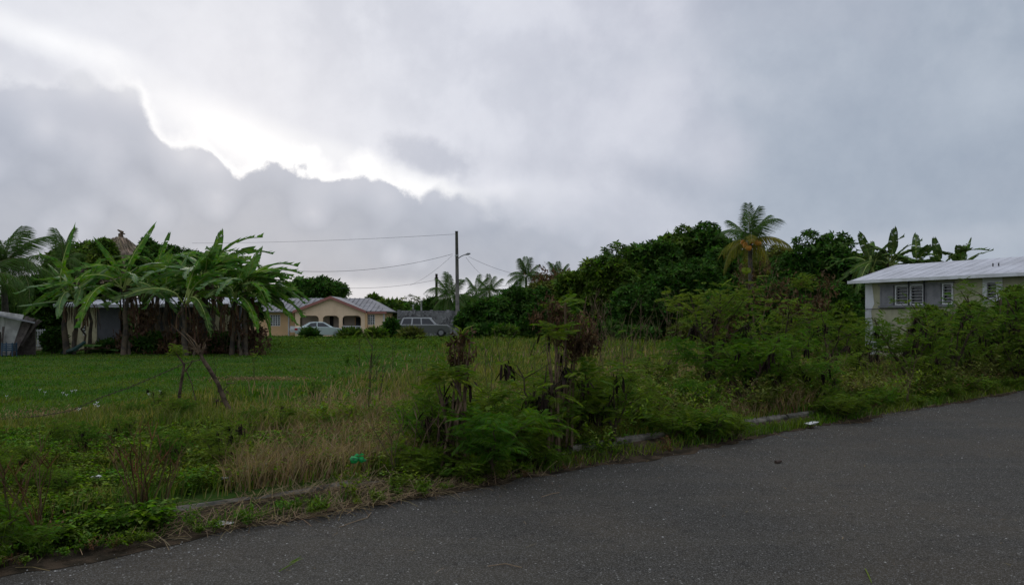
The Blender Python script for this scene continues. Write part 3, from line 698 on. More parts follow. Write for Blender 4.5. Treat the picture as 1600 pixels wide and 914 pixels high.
# ------------------------------------------------------------------ cream house behind the bananas, shed, fence
YC = 41.0
uc = lambda px, Y=YC: (px-CX)/F*Y
zc_ = lambda py, Y=YC: EYE+(HY-py)/F*Y-GZ
ch = thing('cream_house', 'low cream house with white flat roof behind the banana clump', 'house', (0, YC, GZ))
m1 = MB(); prism(m1, rect(uc(99), uc(149), -.1, zc_(477)), 0, .2, holes=[rect(uc(128.5), uc(133.5), zc_(524), zc_(493))]); m1.obj('wall', M_cream, ch)
m1 = MB(); m1.box(uc(128.5)+.003, uc(133.5)-.003, .12, .16, zc_(524), zc_(493)); vt = m1.obj('vent_panel', M_dark, ch)
for k in range(8):
    m1 = MB(); z = zc_(524)+k*(zc_(493)-zc_(524))/7.2; m1.box(uc(128.5)+.004, uc(133.5)-.004, .04, .11, z, z+.075); m1.obj('vent_block', M_white, vt)
m1 = MB(); m1.box(uc(151), uc(187), .05, .12, -.1, zc_(482)); m1.obj('door', M_greydoor, ch)
m1 = MB(); m1.box(uc(149)+.003, uc(151)-.003, .0, .22, -.1, zc_(478)); m1.obj('door_frame', M_cream, ch)
m1 = MB(); m1.box(uc(187), uc(345), 3.0, 3.2, -.1, zc_(478)); m1.obj('carport_wall', M_greydoor, ch)
m1 = MB(); m1.box(uc(330), uc(362), -.1, .1, -.1, zc_(480)); m1.obj('end_wall', M_cream, ch)
for px in (214, 262, 305):
    m1 = MB(); m1.tube([(uc(px), 0, -.1), (uc(px), 0, zc_(478))], .09, 8); m1.obj('carport_post', M_cream, ch)
m1 = MB(); slab(m1, [(uc(96), -.7, zc_(476)), (uc(366), -.7, zc_(476)), (uc(362), 5.5, zc_(470)+.35), (uc(96), 5.5, zc_(470)+.35)], .16); m1.obj('roof', M_whroof, ch)
m1 = MB(); m1.box(uc(96), uc(150), -.76, -.702, zc_(478.5), zc_(475)); m1.box(uc(262), uc(366), -.76, -.702, zc_(479), zc_(475)); m1.obj('fascia', M_white, ch)
m1 = MB(); m1.box(uc(165), uc(330), 2.5, 2.9, .0, .8); m1.obj('low_counter', M_wood, ch)

YS = 34.0
sh = thing('leaning_shed', 'leaning white sheet shed with broken brown planks at far left', 'shed', (0, YS, GZ))
us = lambda px: (px-CX)/F*YS
zs = lambda py: EYE+(HY-py)/F*YS-GZ
m1 = MB(); prism(m1, [(us(-60), -.1), (us(14), -.1), (us(37), zs(492)), (us(-60), zs(478))], 0, .05); m1.obj('sheet_wall', M_corr, sh)
for k in range(9):
    m1 = MB(); x = us(-58+k*8); m1.box(x, x+.05, -.02, -.002, .0, zs(492)-.03); m1.obj('batten', M_corr, sh)
m1 = MB(); slab(m1, [(us(-70), -.7, zs(474)), (us(66), -.5, zs(503)), ((40-800)/1200*36.2, 2.2, zs(501)-.12), (us(-90), 2.2, zs(478)-.12)], .07); m1.obj('roof_sheet', M_shutter, sh)
for (xa_, xb_, za_, zb_, w_) in ((16, 38, 560, 494, .16), (21, 44, 556, 496, .13), (26, 50, 550, 497, .15), (33, 56, 540, 499, .12), (20, 60, 545, 501, .1)):
    m1 = MB(); yy = random.uniform(-.3, -.1); m1.poly([(us(xa_), yy, zs(za_)), (us(xa_)+w_, yy, zs(za_)), (us(xb_)+w_, yy+.2, zs(zb_)), (us(xb_), yy+.2, zs(zb_))])
    m1.poly([(us(xa_), yy+.04, zs(za_)), (us(xa_)+w_, yy+.04, zs(za_)), (us(xb_)+w_, yy+.24, zs(zb_)), (us(xb_), yy+.24, zs(zb_))])
    m1.poly([(us(xa_), yy, zs(za_)), (us(xa_), yy+.04, zs(za_)), (us(xb_), yy+.24, zs(zb_)), (us(xb_), yy+.2, zs(zb_))])
    m1.obj('plank', M_wood, sh)
m1 = MB(); m1.box(us(12), us(44), .5, .56, -.1, zs(498)); m1.obj('inner_board', M_wood, sh)
m1 = MB(); m1.tube([(us(14), -.55, -.1), (us(17), -.5, zs(510))], .045, 6); m1.obj('leaning_stake', M_wood, sh)
m1 = MB(); m1.tube([(us(2), -.5, -.1), (us(5), -.5, zs(518))], [.28, .2], 8); m1.obj('old_drum', M_rustmetal, sh)

fn = thing('white_picket_fence', 'white slatted fence between the shed and the cream house', 'fence', (0, 39, GZ))
uf = lambda px: (px-CX)/F*39
m1 = MB(); m1.box(uf(40), uf(98), 0, .04, 1.0, 1.06); m1.box(uf(40), uf(98), 0, .04, .25, .31); m1.obj('rail', M_white, fn)
m1 = MB(); m1.box(0, .05, -.03, -.003, .1, 1.1); pk = m1.mesh('picket', M_white)
for k in range(17): link('picket', pk, fn, (uf(41)+k*.115, 0, 0))
m1 = MB(); m1.box(uf(44), uf(76), .3, .5, -.1, .55); m1.obj('low_wall', M_cream, fn)

bc = thing('plastic_crate', 'faded blue plastic crate by the leaning shed', 'crate', (us(33), YS-.8, GZ)); bc.scale = (.8,.8,.7)
m1 = MB()
for k in range(4): m1.box(-.3, .3, -.2, .2, .35+.12*k, .42+.12*k)
for sx_ in (-.3, .26):
    for sy_ in (-.2, .16): m1.box(sx_-.002, sx_+.042, sy_-.002, sy_+.042, 0, .85)
m1.obj('crate_frame', M_blue, bc)
# fallen debris under the bananas
def limb(P, r, mt, name, label, cat, n=6):
    P = [Vector(p) for p in P]; m = MB(); m.tube([p-P[0] for p in P], r, n); o = m.obj(name, mt); o.location = P[0]; return setp(o, label, cat)
limb([G(98, 552), W(118, 545, 33.5), W(133, 534, 33.5)], [.12, .1, .06], M_tarp, 'rolled_sheet', 'dark green rolled sheet lying at the foot of the leftmost bananas', 'sheet')
for i in range(1):
    dp = thing('fallen_leaf_pile', 'pile of fallen brown and green banana leaves on the lawn edge', 'leaf pile', tuple(G(140, 553)))
    for k in range(11):
        m1 = MB(); a = random.uniform(-.5, .9); L_ = random.uniform(.8, 1.8); x0 = random.uniform(-.9, .6); y0 = random.uniform(-.5, .5); w_ = .09
        P = [(x0+L_*t*math.cos(a), y0+L_*t*math.sin(a)*.4, .05+.35*t*(1.3-t)+.06*k*.4) for t in (0, .3, .6, 1)]
        for p_, q_ in zip(P, P[1:]): m1.poly([(p_[0], p_[1]-w_, p_[2]), (q_[0], q_[1]-w_, q_[2]), (q_[0], q_[1]+w_, q_[2]+.05), (p_[0], p_[1]+w_, p_[2]+.05)])
        m1.obj('leaf', M_banana_dry if k % 3 else M_banana, dp)

# thatched cone
YT = 47.0; tp = W(190, 366, YT)
th = thing('thatched_hut', 'conical brown thatched roof rising above the banana leaves', 'hut', (W(187, 400, YT).x, YT, GZ))
hh = tp.z-GZ; base_z = zz(432, YT)-GZ
def thatch_mesh():
    N = 6500; t = rg.random(N)**.6; a = rg.random(N)*2*PI; rr = .25+(t**.75)*2.0; zq = hh-.15-(hh-base_z)*t
    pos = np.stack([np.cos(a)*rr, np.sin(a)*rr, zq], -1)
    bv = [(-.03,0,0),(.03,0,0),(.05,-.22,.01),(0,-.5,.02),(-.05,-.22,.01)]
    Ms = rots(a+PI/2+rg.normal(0,.25,N), np.full(N, 0.95)+rg.normal(0,.12,N), rg.normal(0,.3,N))
    V, Fc = repl([(-.035,0,0),(.035,0,0),(.03,-.5,.01),(-.03,-.5,.01)], [(0,1,2,3)], Ms, pos, .7+.6*rg.random(N))
    return V, Fc
V, Fc = thatch_mesh(); o = link('thatch', mesh_np('thatch', V, Fc, M_thatch), th); setp(o, kind='stuff')
m1 = MB(); m1.tube([(0,0,base_z-.1), (0,0,(hh+base_z)/2), (0,0,hh-.2)], [2.0, 1.45, .25], 16); m1.obj('roof_frame', M_thatch, th)
m1 = MB(); m1.tube([(.1,0,hh-.25), (.05,0,hh), (.16,0,hh+.12), (-.12,0,hh+.26)], [.16, .14, .1, .04], 7); m1.tube([(.1,0,hh+.05), (.33,0,hh+.0)], [.07, .03], 6); m1.obj('finial', M_twig, th)
for a in range(6):
    m1 = MB(); m1.tube([(1.6*math.cos(a*PI/3), 1.6*math.sin(a*PI/3), 0), (1.6*math.cos(a*PI/3), 1.6*math.sin(a*PI/3), base_z)], .09, 6); m1.obj('post', M_bark, th)

# ------------------------------------------------------------------ banana plants
def banana_leaf(L, wd, bend, seed, tear=.5, twist=0):
    """leaf along +Y, midrib arching; blade torn into strips"""
    r = random.Random(seed); n = 26; mb = MB()
    def rib(t):
        y = L*(t-.10*bend*t*t*t); z = L*(.0-bend*.55*t*t)
        return Vector((0, y, z))
    for sd in (-1, 1):
        k = 0
        drop = .2
        while k < n:
            step = min(n-k, r.choice([1, 1, 2, 2, 3, 5]) if r.random() < tear else 6)
            dr = r.uniform(.1, .75) if r.random() < tear else .12
            sweep = r.uniform(.02, .14)*L
            rows = []
            for i in range(k, k+step+1):
                t = i/n; p = rib(t)
                ww = wd*.5*max(.06, math.sin(PI*min(1, (t*.93+.07))**.8))**.55
                if t > .93: ww *= .55
                e = p + Vector((sd*ww*math.cos(dr), sweep*(.4+.6*(i-k)/max(1, step)), -ww*math.sin(dr)))
                mid = p + Vector((sd*ww*.5, sweep*.35, .04*L*.3 - ww*.3*math.sin(dr)))
                rows.append((p, mid, e))
            for a, b in zip(rows, rows[1:]):
                g = .12 if step < 5 else 0
                mb.poly([a[0], b[0], b[1], a[1]], 0); mb.poly([a[1], b[1], b[2].lerp(a[2], g), a[2].lerp(b[2], g)], 0)
            k += step
    P = [rib(i/8) + Vector((0, 0, .004)) for i in range(9)]
    P = [Vector((0, -.28*L, -.10*L))] + P
    mb.tube(P, [.042] + [.038*(1-i/9.5) for i in range(9)], 4, mi=1)
    return mb
BL = []
for i, (L_, wd, bend, tear) in enumerate([(2.4,.70,1.15,.85),(2.6,.74,1.5,.75),(2.2,.66,1.8,.9),(2.1,.66,.5,.7),(1.7,.60,.2,.25),(2.5,.66,1.3,.95)]):
    for mt, nm in ((M_banana, 'g'), (M_banana_dk, 'd'), (M_banana_br, 'b')):
        BL.append((i, nm, banana_leaf(L_, wd, bend, i*7+1, tear).mesh('leaf', [mt, M_midrib])))
def dry_leaf(seed, L=1.6):
    r = random.Random(seed); mb = MB()
    for k in range(5):
        x = r.uniform(-.3, .3); y = r.uniform(-.1, .15); w_ = r.uniform(.015, .055); l = L*r.uniform(.3, 1)
        P = [(x*(1+t*.8)+r.uniform(-.03,.03), .22*math.sin(min(1, t*2.2)*PI/2)+y, .18-t*t*.18-l*t) for t in (0, .25, .5, .75, 1)]
        for a, b in zip(P, P[1:]): mb.poly([(a[0]-w_, a[1], a[2]), (b[0]-w_*.9, b[1], b[2]), (b[0]+w_*.9, b[1]+.04, b[2]), (a[0]+w_, a[1]+.03, a[2])])
    return mb
DL = [dry_leaf(i).mesh('dry_leaf', M_banana_dry) for i in range(4)]
def pseudostem(h, r0, seed):
    r = random.Random(seed); mb = MB(); mb.tube([(r.uniform(-.03,.03)*i, 0, h*i/5) for i in range(6)], [r0*(1-.45*i/5) for i in range(6)], 9); return mb.mesh('stem', M_pseudo, True)
def banana(x, y, h, label, leaves, seed, group=None, sc=1, dry=4, wind=0, kinds='gggdd'):
    r = random.Random(seed); t = thing('banana_plant', label, 'banana plant', (x, y, GZ), 0, group)
    link('stem', pseudostem(h, r.uniform(.11, .18)*sc, seed), t, rot=(r.uniform(-.05,.05), r.uniform(-.07,.07), 0)); link('stem', pseudostem(h*r.uniform(.3,.6), r.uniform(.07, .1)*sc, seed+50), t, (r.uniform(-.5,.5), r.uniform(-.3,.3), 0), (r.uniform(-.15,.15), r.uniform(-.2,.2), 0))
    for k in range(leaves):
        a = k*2.4+r.uniform(-.3, .3)+seed; el_ = r.uniform(.15, 1.15); f = k/max(1, leaves-1)
        el_ = .12+1.0*f+r.uniform(-.25, .25)
        shape = r.choice([3, 4]) if k == leaves-1 else r.choice([0, 1, 2, 5, 1, 2])
        kd = r.choice(kinds) if f < .7 else 'd' if kinds == 'dd' else 'g' if r.random() < .6 else 'b' if 'b' in kinds else 'g'
        me = next(m_ for i_, nm, m_ in BL if i_ == shape and nm == kd)
        # lean with the wind (to +x)
        dx = math.cos(a); a2 = a
        if wind and r.random() < wind: a2 = r.uniform(-1.0, .8)
        o = link('leaf', me, t, (.1*math.cos(a2), .1*math.sin(a2), h-.12+.12*f), (0, 0, 0), sc*r.uniform(.85, 1.1))
        o.rotation_euler = Matrix.Rotation(a2-PI/2, 3, 'Z').to_4x4().to_euler()
        o.rotation_euler = (Matrix.Rotation(a2-PI/2, 3, 'Z') @ Matrix.Rotation(el_, 3, 'X') @ Matrix.Rotation(r.uniform(-.5,.5), 3, 'Y')).to_euler()
        off = (Matrix.Rotation(a2-PI/2, 3, 'Z') @ Matrix.Rotation(el_, 3, 'X')) @ Vector((0, .55, .18)); o.location = Vector(o.location) + off*sc
    for k in range(dry):
        a = r.uniform(0, 2*PI); dl_ = link('dry_leaf', r.choice(DL), t, (.12*math.cos(a), .12*math.sin(a), h-.25-r.random()*.4), (0, 0, a-PI/2), r.uniform(.7, 1.1)*sc); dl_['kind'] = 'stuff'
    return t
def bpos(px, Y): return (px-CX)/F*Y, Y
GB = 'banana plants in the clump at left'
def bz(py, Y): return EYE+(HY-py)/F*Y-GZ
bl = [  # px, depth, row of the leaf base, leaves, label, wind, kinds
 (115, 35, 458, 9, 'leftmost banana plant, two brown trunks side by side with a bright low leaf', 0, 'gbb'),
 (140, 36, 470, 6, 'small banana plant just right of the leftmost one', 0, 'gd'),
 (193, 34.5, 446, 9, 'banana plant with one tall upright leaf before the thatched cone', .2, 'ggb'),
 (228, 38, 452, 9, 'banana plant between the thatched cone and the clump centre', .3, 'gd'),
 (258, 36, 462, 8, 'banana plant left of the clump centre with hanging dry leaves', .4, 'gd'),
 (290, 33.5, 470, 7, 'shorter banana plant in front with pale brown dry trunk leaves', .3, 'gdd'),
 (318, 35, 438, 11, 'tallest banana plant at the clump centre with windswept leaves', .6, 'gbb'),
 (346, 37.5, 452, 9, 'banana plant just behind and right of the clump centre', .6, 'gd'),
 (362, 34.2, 468, 9, 'banana plant second from the right of the clump', .7, 'gd'),
 (245, 39.5, 425, 8, 'tall banana plant at the back between cone and clump', .4, 'gd'), (335, 39.5, 422, 9, 'tall banana plant at the back of the clump centre', .5, 'gd'), (392, 36, 466, 8, 'banana plant hidden behind the rightmost one', .7, 'gd'),
 (384, 34, 452, 11, 'rightmost banana plant, dark trunk beside the yellow house', .7, 'ggb')]
for i, (px, Y, py, nlv, lab, wd, kd) in enumerate(bl):
    x, y = bpos(px, Y); banana(x, y, bz(py, Y), lab, nlv+2, 11+i*3, GB, sc=(.8 if px < 150 or px > 340 else .9), dry=5, wind=wd, kinds=kd)
# second trunk of the leftmost plant, and explicit feature leaves
bp = [o for o in C.objects if o.name.startswith('banana_plant')]
link('stem', pseudostem(bz(475, 35), .16, 99), bp[0], (-.35, .1, 0), (0, -.07, 0))
def feature_leaf(pl, shape, kd, p_from, p_to, sc=None, roll=0):
    me = next(m_ for i_, nm, m_ in BL if i_ == shape and nm == kd); o = link('leaf', me, pl)
    a, b = Vector(p_from), Vector(p_to); d_ = b-a; Ls = (2.4,2.6,2.2,2.1,1.7,2.5)[shape]
    q = d_.to_track_quat('Y', 'Z'); o.rotation_euler = (q.to_matrix() @ Matrix.Rotation(roll, 3, 'Y')).to_euler()
    o.location = a-pl.location; o.scale = (sc or 1, d_.length/Ls, 1)
feature_leaf(bp[0], 4, 'b', W(112, 470, 34.8), W(30, 472, 34.2), .8)
feature_leaf(bp[0], 3, 'g', W(95, 440, 35), W(97, 352, 35), .5, .9)
feature_leaf(bp[0], 4, 'b', W(108, 462, 35), W(168, 412, 34), .8, .8)
feature_leaf(bp[2], 3, 'g', W(197, 425, 34.5), W(224, 346, 34.5), .75, .9)
feature_leaf(bp[6], 0, 'g', W(325, 425, 35), W(368, 376, 35), .8)
feature_leaf(bp[6], 0, 'g', W(330, 432, 35), W(385, 392, 35), .8)
bp = bp[:9]+[bp[12]]
feature_leaf(bp[9], 0, 'g', W(388, 432, 34), W(434, 400, 34), .7)
feature_leaf(bp[9], 1, 'g', W(390, 440, 34), W(446, 456, 33.5), .6)
feature_leaf(bp[3], 4, 'b', W(268, 445, 37), W(290, 392, 37), .9, .5)
DC = [(300, 492, 560, 26, 34.6, 'tangle of pale dry leaves at the foot of the front banana'), (350, 488, 560, 30, 36, 'brown dead leaf tangle between the right banana trunks'), (215, 490, 560, 34, 36.2, 'brown dead leaf tangle before the dark carport'), (262, 492, 560, 28, 35.6, 'dark dead leaf tangle left of the front banana'), (392, 500, 550, 20, 34.6, 'dead leaf skirt at the foot of the rightmost banana')]
GR = 'banana plants above the white-roofed house'
for i, (px, py, nlv, lab) in enumerate([(1362, 415, 7, 'leftmost torn-leaved banana behind the white roof'), (1392, 412, 8, 'tallest banana behind the left end of the white roof'), (1432, 418, 7, 'banana plant second right behind the white roof'),
                                   (1470, 420, 6, 'dark torn banana behind the middle of the white roof'), (1503, 418, 5, 'rightmost small banana showing above the white roof')]):
    Y = 42; x, y = bpos(px, Y); t = banana(x, y, bz(py, Y), lab, nlv, 71+i*5, GR, sc=.8, dry=2, kinds='dd')
    for k in range(3):
        xx = px+random.uniform(-16, 20); feature_leaf(t, 0, 'd', W(px, py+2, Y), W(xx, py-random.uniform(35, 55)*(1 if i < 2 else .62), Y), .6, random.uniform(-1, 1))

# ------------------------------------------------------------------ coconut palms
def frond(L, droop, seed, hang=.5, nl=44, wdth=.048, wind=0):
    r = random.Random(seed); mb = MB(); N = 14
    def rp(t): return Vector((wind*.3*L*t*t, L*(t-.12*droop*t**3), L*(.25*t-droop*.55*t*t)))
    mb.tube([rp(i/N) for i in range(N+1)], [.03*(1-.85*i/N) for i in range(N+1)], 4, mi=1)
    for sd in (-1, 1):
        for k in range(nl):
            t = .12+.88*(k+r.random()*.5)/nl; p = rp(t); tg = (rp(min(1, t+.02))-rp(t-.02)).normalized()
            l = .80*math.sin(PI*min(1, .18+t*.75))**.7*(L/2.6)*r.uniform(.85, 1.1)
            fw = .5+.5*t
            d0 = (Vector((sd*1.0, 0, 0))+tg*fw*.9).normalized()
            a = p; b = p+d0*l*.5+Vector((wind*.1*l, 0, -hang*.18*l)); c = b+d0*l*.4+Vector((wind*.25*l, 0, -hang*.75*l))
            n_ = tg*wdth*.5
            mb.poly([a-n_*.6, a+n_*.6, b+n_, b-n_]); mb.poly([b-n_, b+n_, c+n_*.15, c-n_*.15])
    return mb
FR = {}
def get_frond(kind, mt):
    key = (kind, mt.name)
    if key not in FR:
        L_, dr, hg, wi = {'up': (2.6, .5, .8, 0), 'mid': (2.7, 1.2, 1.2, 0), 'low': (2.6, 1.9, 1.4, 0), 'wup': (2.6, .9, 1.0, .9), 'wmid': (2.7, 1.4, 1.2, .8)}[kind]
        FR[key] = frond(L_, dr, hash(kind) % 1 + len(FR)*3+5, hg, wind=wi).mesh('frond', [mt, M_rachis])
    return FR[key]
def palm(px, py, Y, label, sc=1, n=14, yellow=0, wind=False, nuts=0, seed=1, wdt=1):
    r = random.Random(seed); p = W(px, py, Y); t = thing('coconut_palm', label, 'palm tree', (p.x, Y, GZ)); h = p.z-GZ
    m = MB(); m.tube([(-.25*math.sin(i/6*PI/2)+.0*sc, 0, h*i/6) for i in range(7)], [.2-.09*i/6 for i in range(7)], 9)
    o = m.obj('trunk', M_ptrunk, t, True); o.location = (.25, 0, 0)
    for k in range(n):
        a = k*2.399+seed; f = (k+.5)/n; el_ = 1.45-1.75*f+r.uniform(-.16, .16); a += r.uniform(-.3, .3)
        kd = 'up' if f < .35 else 'mid' if f < .75 else 'low'
        if wind: kd = 'wup' if f < .4 else 'wmid'
        mt = M_palm_y if (yellow and f > .45 and r.random() < yellow) else M_palm
        o = link('frond', get_frond(kd, mt), t, (0, 0, h), (0, 0, 0), sc*r.uniform(.85, 1.1))
        o.rotation_euler = (Matrix.Rotation(a, 3, 'Z') @ Matrix.Rotation(el_, 3, 'X')).to_euler()
    if nuts:
        m = MB(); nm = bpy.data.meshes.new('coconut'); 
        m.tube([(0,0,-.16), (0,0,-.11), (0,0,0), (0,0,.10), (0,0,.15)], [.03, .12, .15, .11, .02], 8); me = m.mesh('coconut', M_nut, True)
        for k in range(nuts): a = r.uniform(PI, 2*PI); link('coconut', me, t, (.5*math.cos(a), .75*math.sin(a), h-.02-r.random()*.4), (r.random(), r.random(), 0))
    return t
palm(6, 418, 38, 'coconut palm at the far left edge with windswept fronds', 1.0, 17, wind=True, seed=2)
palm(-35, 440, 36, 'dark coconut palm just outside the far left edge', .9, 12, wind=True, seed=9)
palm(100, 412, 44, 'thin young palm behind the leftmost banana plant', .8, 9, seed=5)
palm(1172, 378, 45, 'coconut palm with yellowing fronds and orange nuts amid dark trees', .88, 15, yellow=.7, nuts=10, seed=4)
palm(703, 466, 80, 'coconut palm directly behind the tall utility pole', 1.15, 15, seed=7)
palm(765, 457, 85, 'small palm above the hedge right of the utility pole', .9, 11, seed=3)
palm(822, 434, 80, 'taller dark palm above the left end of the tree mass', .95, 14, seed=8)
palm(872, 439, 84, 'dark palm right of the taller one above reddish foliage', .9, 13, seed=6)
palm(744, 458, 90, 'tiny distant palm between pole and hedge', .9, 10, seed=12)

# ------------------------------------------------------------------ broadleaf trees
SPR_V = []; SPR_F = []
for k in range(5):
    a = k*2*PI/5; ca, sa = math.cos(a), math.sin(a); b = len(SPR_V); zt = .25 if k % 2 else -.1
    for (x, y, z) in ((0,0,0), (.22,.42,zt*.6), (0,1,zt-.15), (-.22,.42,zt*.6)): SPR_V.append((x*ca-y*sa, x*sa+y*ca, z))
    SPR_F.append((b, b+1, b+2, b+3))
def crown_mesh(rx, ry, rz, n, seed, leaf=.3, clumps=38, hole=.0, flat=.25, ragged=.25):
    g = np.random.default_rng(seed)
    a = g.random(clumps)*2*PI; zc = g.uniform(-flat*2, 1, clumps); zc = np.clip(zc, -.85, 1); rr = np.sqrt(1-np.clip(zc, -1, 1)**2*.96)
    k = .55+.45*g.random(clumps)**.6 + ragged*g.normal(0, .25, clumps)
    cc = np.stack([np.cos(a)*rr*k, np.sin(a)*rr*k, zc*k], -1)*np.array([rx, ry, rz])*.8
    cr = (.22+.16*g.random(clumps))*min(rx, rz)*1.15
    w_ = cr**2; idx = g.choice(clumps, n, p=w_/w_.sum())
    d_ = g.normal(size=(n, 3)); d_ /= np.linalg.norm(d_, axis=1)[:, None]; d_[:, 2] = np.abs(d_[:, 2])*np.where(g.random(n) < .75, 1, -1)
    rad = cr[idx]*(.6+.5*g.random(n)**.5)
    pos = cc[idx]+d_*rad[:, None]*np.array([1, 1, .8])
    az_ = np.arctan2(-d_[:, 0], d_[:, 1]); Ms = rots(az_+g.normal(0, .7, n), g.normal(-.15, .5, n), g.normal(0, .6, n))
    s1 = leaf*(.6+.8*g.random(n))
    # interior, bigger sprigs
    ni = n//5; di = g.normal(size=(ni, 3)); di /= np.linalg.norm(di, axis=1)[:, None]; pi_ = di*(g.random(ni)**.4)[:, None]*np.array([rx, ry, rz])*.72
    pi_[:, 2] = np.maximum(pi_[:, 2], -.6*rz)
    V, Fc = join([repl(SPR_V, SPR_F, Ms, pos, s1), repl(SPR_V, SPR_F, rots(g.random(ni)*6.3, g.normal(0, .8, ni), g.random(ni)*6), pi_, leaf*2*(.7+.6*g.random(ni)))])
    return V, Fc
def trunk_mesh(h, r, rx, rz, seed, limbs=6):
    q = random.Random(seed); mb = MB()
    mb.tube([(q.uniform(-.1,.1)*i, q.uniform(-.1,.1)*i, h*i/4) for i in range(5)], [r*(1-.35*i/4) for i in range(5)], 8)
    for k in range(limbs):
        a = k*2*PI/limbs+q.random(); z0 = h*q.uniform(.55, 1); L_ = rx*.75
        mb.tube([(0,0,z0), (L_*.4*math.cos(a), L_*.4*math.sin(a), z0+rz*.35), (L_*math.cos(a), L_*math.sin(a), z0+rz*q.uniform(.4,.9))], [r*.5, r*.3, r*.1], 5)
    return mb.mesh('trunk', M_bark, True)
CR = {}
def tree(px, ptop, half_w, Y, label, mt, seed, cz=None, n=3600, leaf=None, name='broadleaf_tree', cat='tree', group=None, base=0.0, ragged=.25, aspect=None):
    """crown spans ptop down to near the base; half_w in photo pixels"""
    x = (px-CX)/F*Y; top = EYE+(HY-ptop)/F*Y-GZ; rx = half_w/F*Y
    zb = top*base
    rz = (top-zb)/2; zc = zb+rz
    t = thing(name, label, cat, (x, Y, GZ), 0, group)
    V, Fc = crown_mesh(rx, rx*.9, rz, n, seed, leaf or .0052*Y, ragged=ragged, flat=.35)
    V[:, 2] += zc
    V[:, 2] = np.maximum(V[:, 2], .05)
    o = link('crown', mesh_np('crown', V, Fc, mt), t); o['kind'] = 'stuff'
    link('trunk', trunk_mesh(zc*.7, .06*rz+.08, rx, rz, seed), t)
    return t
TR = [
 (130, 372, 48, 50, 'dark leafy tree behind the leftmost bananas', M_crown_b, .25), (60, 425, 55, 46, 'dark shaded tree between the far left palm and bananas', M_crown_a, .0),
 (170, 372, 30, 50, 'dark tree crowding the left of the thatched cone', M_crown_b, .25),
 (163, 373, 20, 45, 'leafy treetop overlapping the left of the thatched cone', M_crown_b, .55), (222, 388, 18, 45, 'leafy treetop overlapping the right of the thatched cone', M_crown_a, .5),
 (255, 380, 48, 52, 'dark tree crown peeping above the banana clump', M_crown_a, .3), (232, 368, 14, 54, 'small spiky dark treetop right of the thatched cone', M_crown_a, .5), (310, 392, 50, 50, 'dark tree behind the centre of the banana clump', M_crown_a, .2),
 (372, 415, 36, 48, 'dark low tree behind the right end of the banana clump', M_crown_a, .1),
 (495, 429, 54, 95, 'rounded dark tree rising behind the gabled roof', M_crown_a, .0), (448, 438, 30, 98, 'small tree joining the left side of the rounded tree', M_crown_b, 0),
 (606, 464, 24, 82, 'bushy olive tree at the right end of the yellow house', M_crown_b, 0), (584, 462, 8, 95, 'slim distant treetop right of the metal roof', M_crown_b, .4),
 (672, 463, 14, 100, 'narrow dark tree behind the block wall', M_crown_a, 0), (690, 470, 22, 110, 'low far bush behind the palm and pole', M_crown_a, 0), (735, 466, 24, 90, 'dark bush beside the foot of the tall pole', M_crown_a, 0),
 (762, 462, 46, 66, 'dark rounded hedge tree right of the block wall', M_crown_a, 0), (815, 446, 52, 68, 'dark green hedge tree left of the tall tree mass', M_crown_a, 0), (858, 438, 42, 72, 'hedge tree with reddish brown top beneath the palms', M_crown_c, .0), (872, 470, 50, 62, 'low dark tree filling the gap before the mass', M_crown_a, 0),
 (915, 412, 46, 64, 'left shoulder tree of the tall dark mass', M_crown_b, 0), (958, 388, 52, 62, 'dense tree second from left in the tall mass', M_crown_b, 0), (1012, 360, 52, 64, 'tall ragged tree at the middle of the mass', M_crown_a, 0),
 (1050, 344, 40, 66, 'tallest pale-topped tree of the mass', M_crown_b, .2), (1100, 340, 42, 66, 'tall loose-crowned tree just left of the yellowing palm', M_crown_a, .15),
 (1070, 405, 60, 58, 'broad dark tree in front of the tallest ones', M_crown_a, 0), (1150, 366, 50, 62, 'dark tree directly behind the yellowing palm', M_crown_a, 0), (1205, 376, 44, 58, 'shaded tree right of the yellowing palm', M_crown_c, 0),
 (1235, 400, 46, 52, 'dark tree filling the dip right of the palm', M_crown_a, 0), (1280, 354, 56, 52, 'large rounded tree left of the white-roofed house', M_crown_a, 0), (1325, 368, 50, 52, 'right half of the rounded crown by the white-roofed house', M_crown_b, 0), (1370, 395, 42, 50, 'dark tree behind the bananas and white roof', M_crown_a, 0),
 (1175, 432, 60, 46, 'dark understorey tree below the yellowing palm', M_crown_a, 0), (1010, 440, 70, 57, 'dark understorey tree at the foot of the mass', M_crown_a, 0), (1290, 440, 58, 42, 'dark understorey bush beside the olive house', M_crown_a, 0),
]
for i, (px, pt, hw_, Y, lab, mt, bs) in enumerate(TR):
    tree(px, pt, hw_*1.12, Y, lab, mt, 100+i, base=bs, n=int(1500+hw_*42), ragged=.36 if 'ragged' in lab or 'loose' in lab else .2)
# far tree line beyond the field
V, Fc = [], []
fl = []
for i in range(26):
    px = -900+i*130+random.uniform(-30, 30); Y = random.uniform(125, 170)
    rx = random.uniform(8, 14); Vc, Fcc = crown_mesh(rx, rx*.7, random.uniform(3, 4.6), 900, 300+i, .9); Vc[:, 2] = np.maximum(Vc[:, 2]+2.0, .05); Vc[:, 0] += (px-CX)/F*Y; Vc[:, 1] += Y; fl.append((Vc, Fcc))
V, Fc = join(fl); o = link('far_woodland', mesh_np('far_woodland', V, Fc, M_crown_a)); setp(o, 'dark distant line of trees beyond the field and houses', 'trees', kind='stuff')
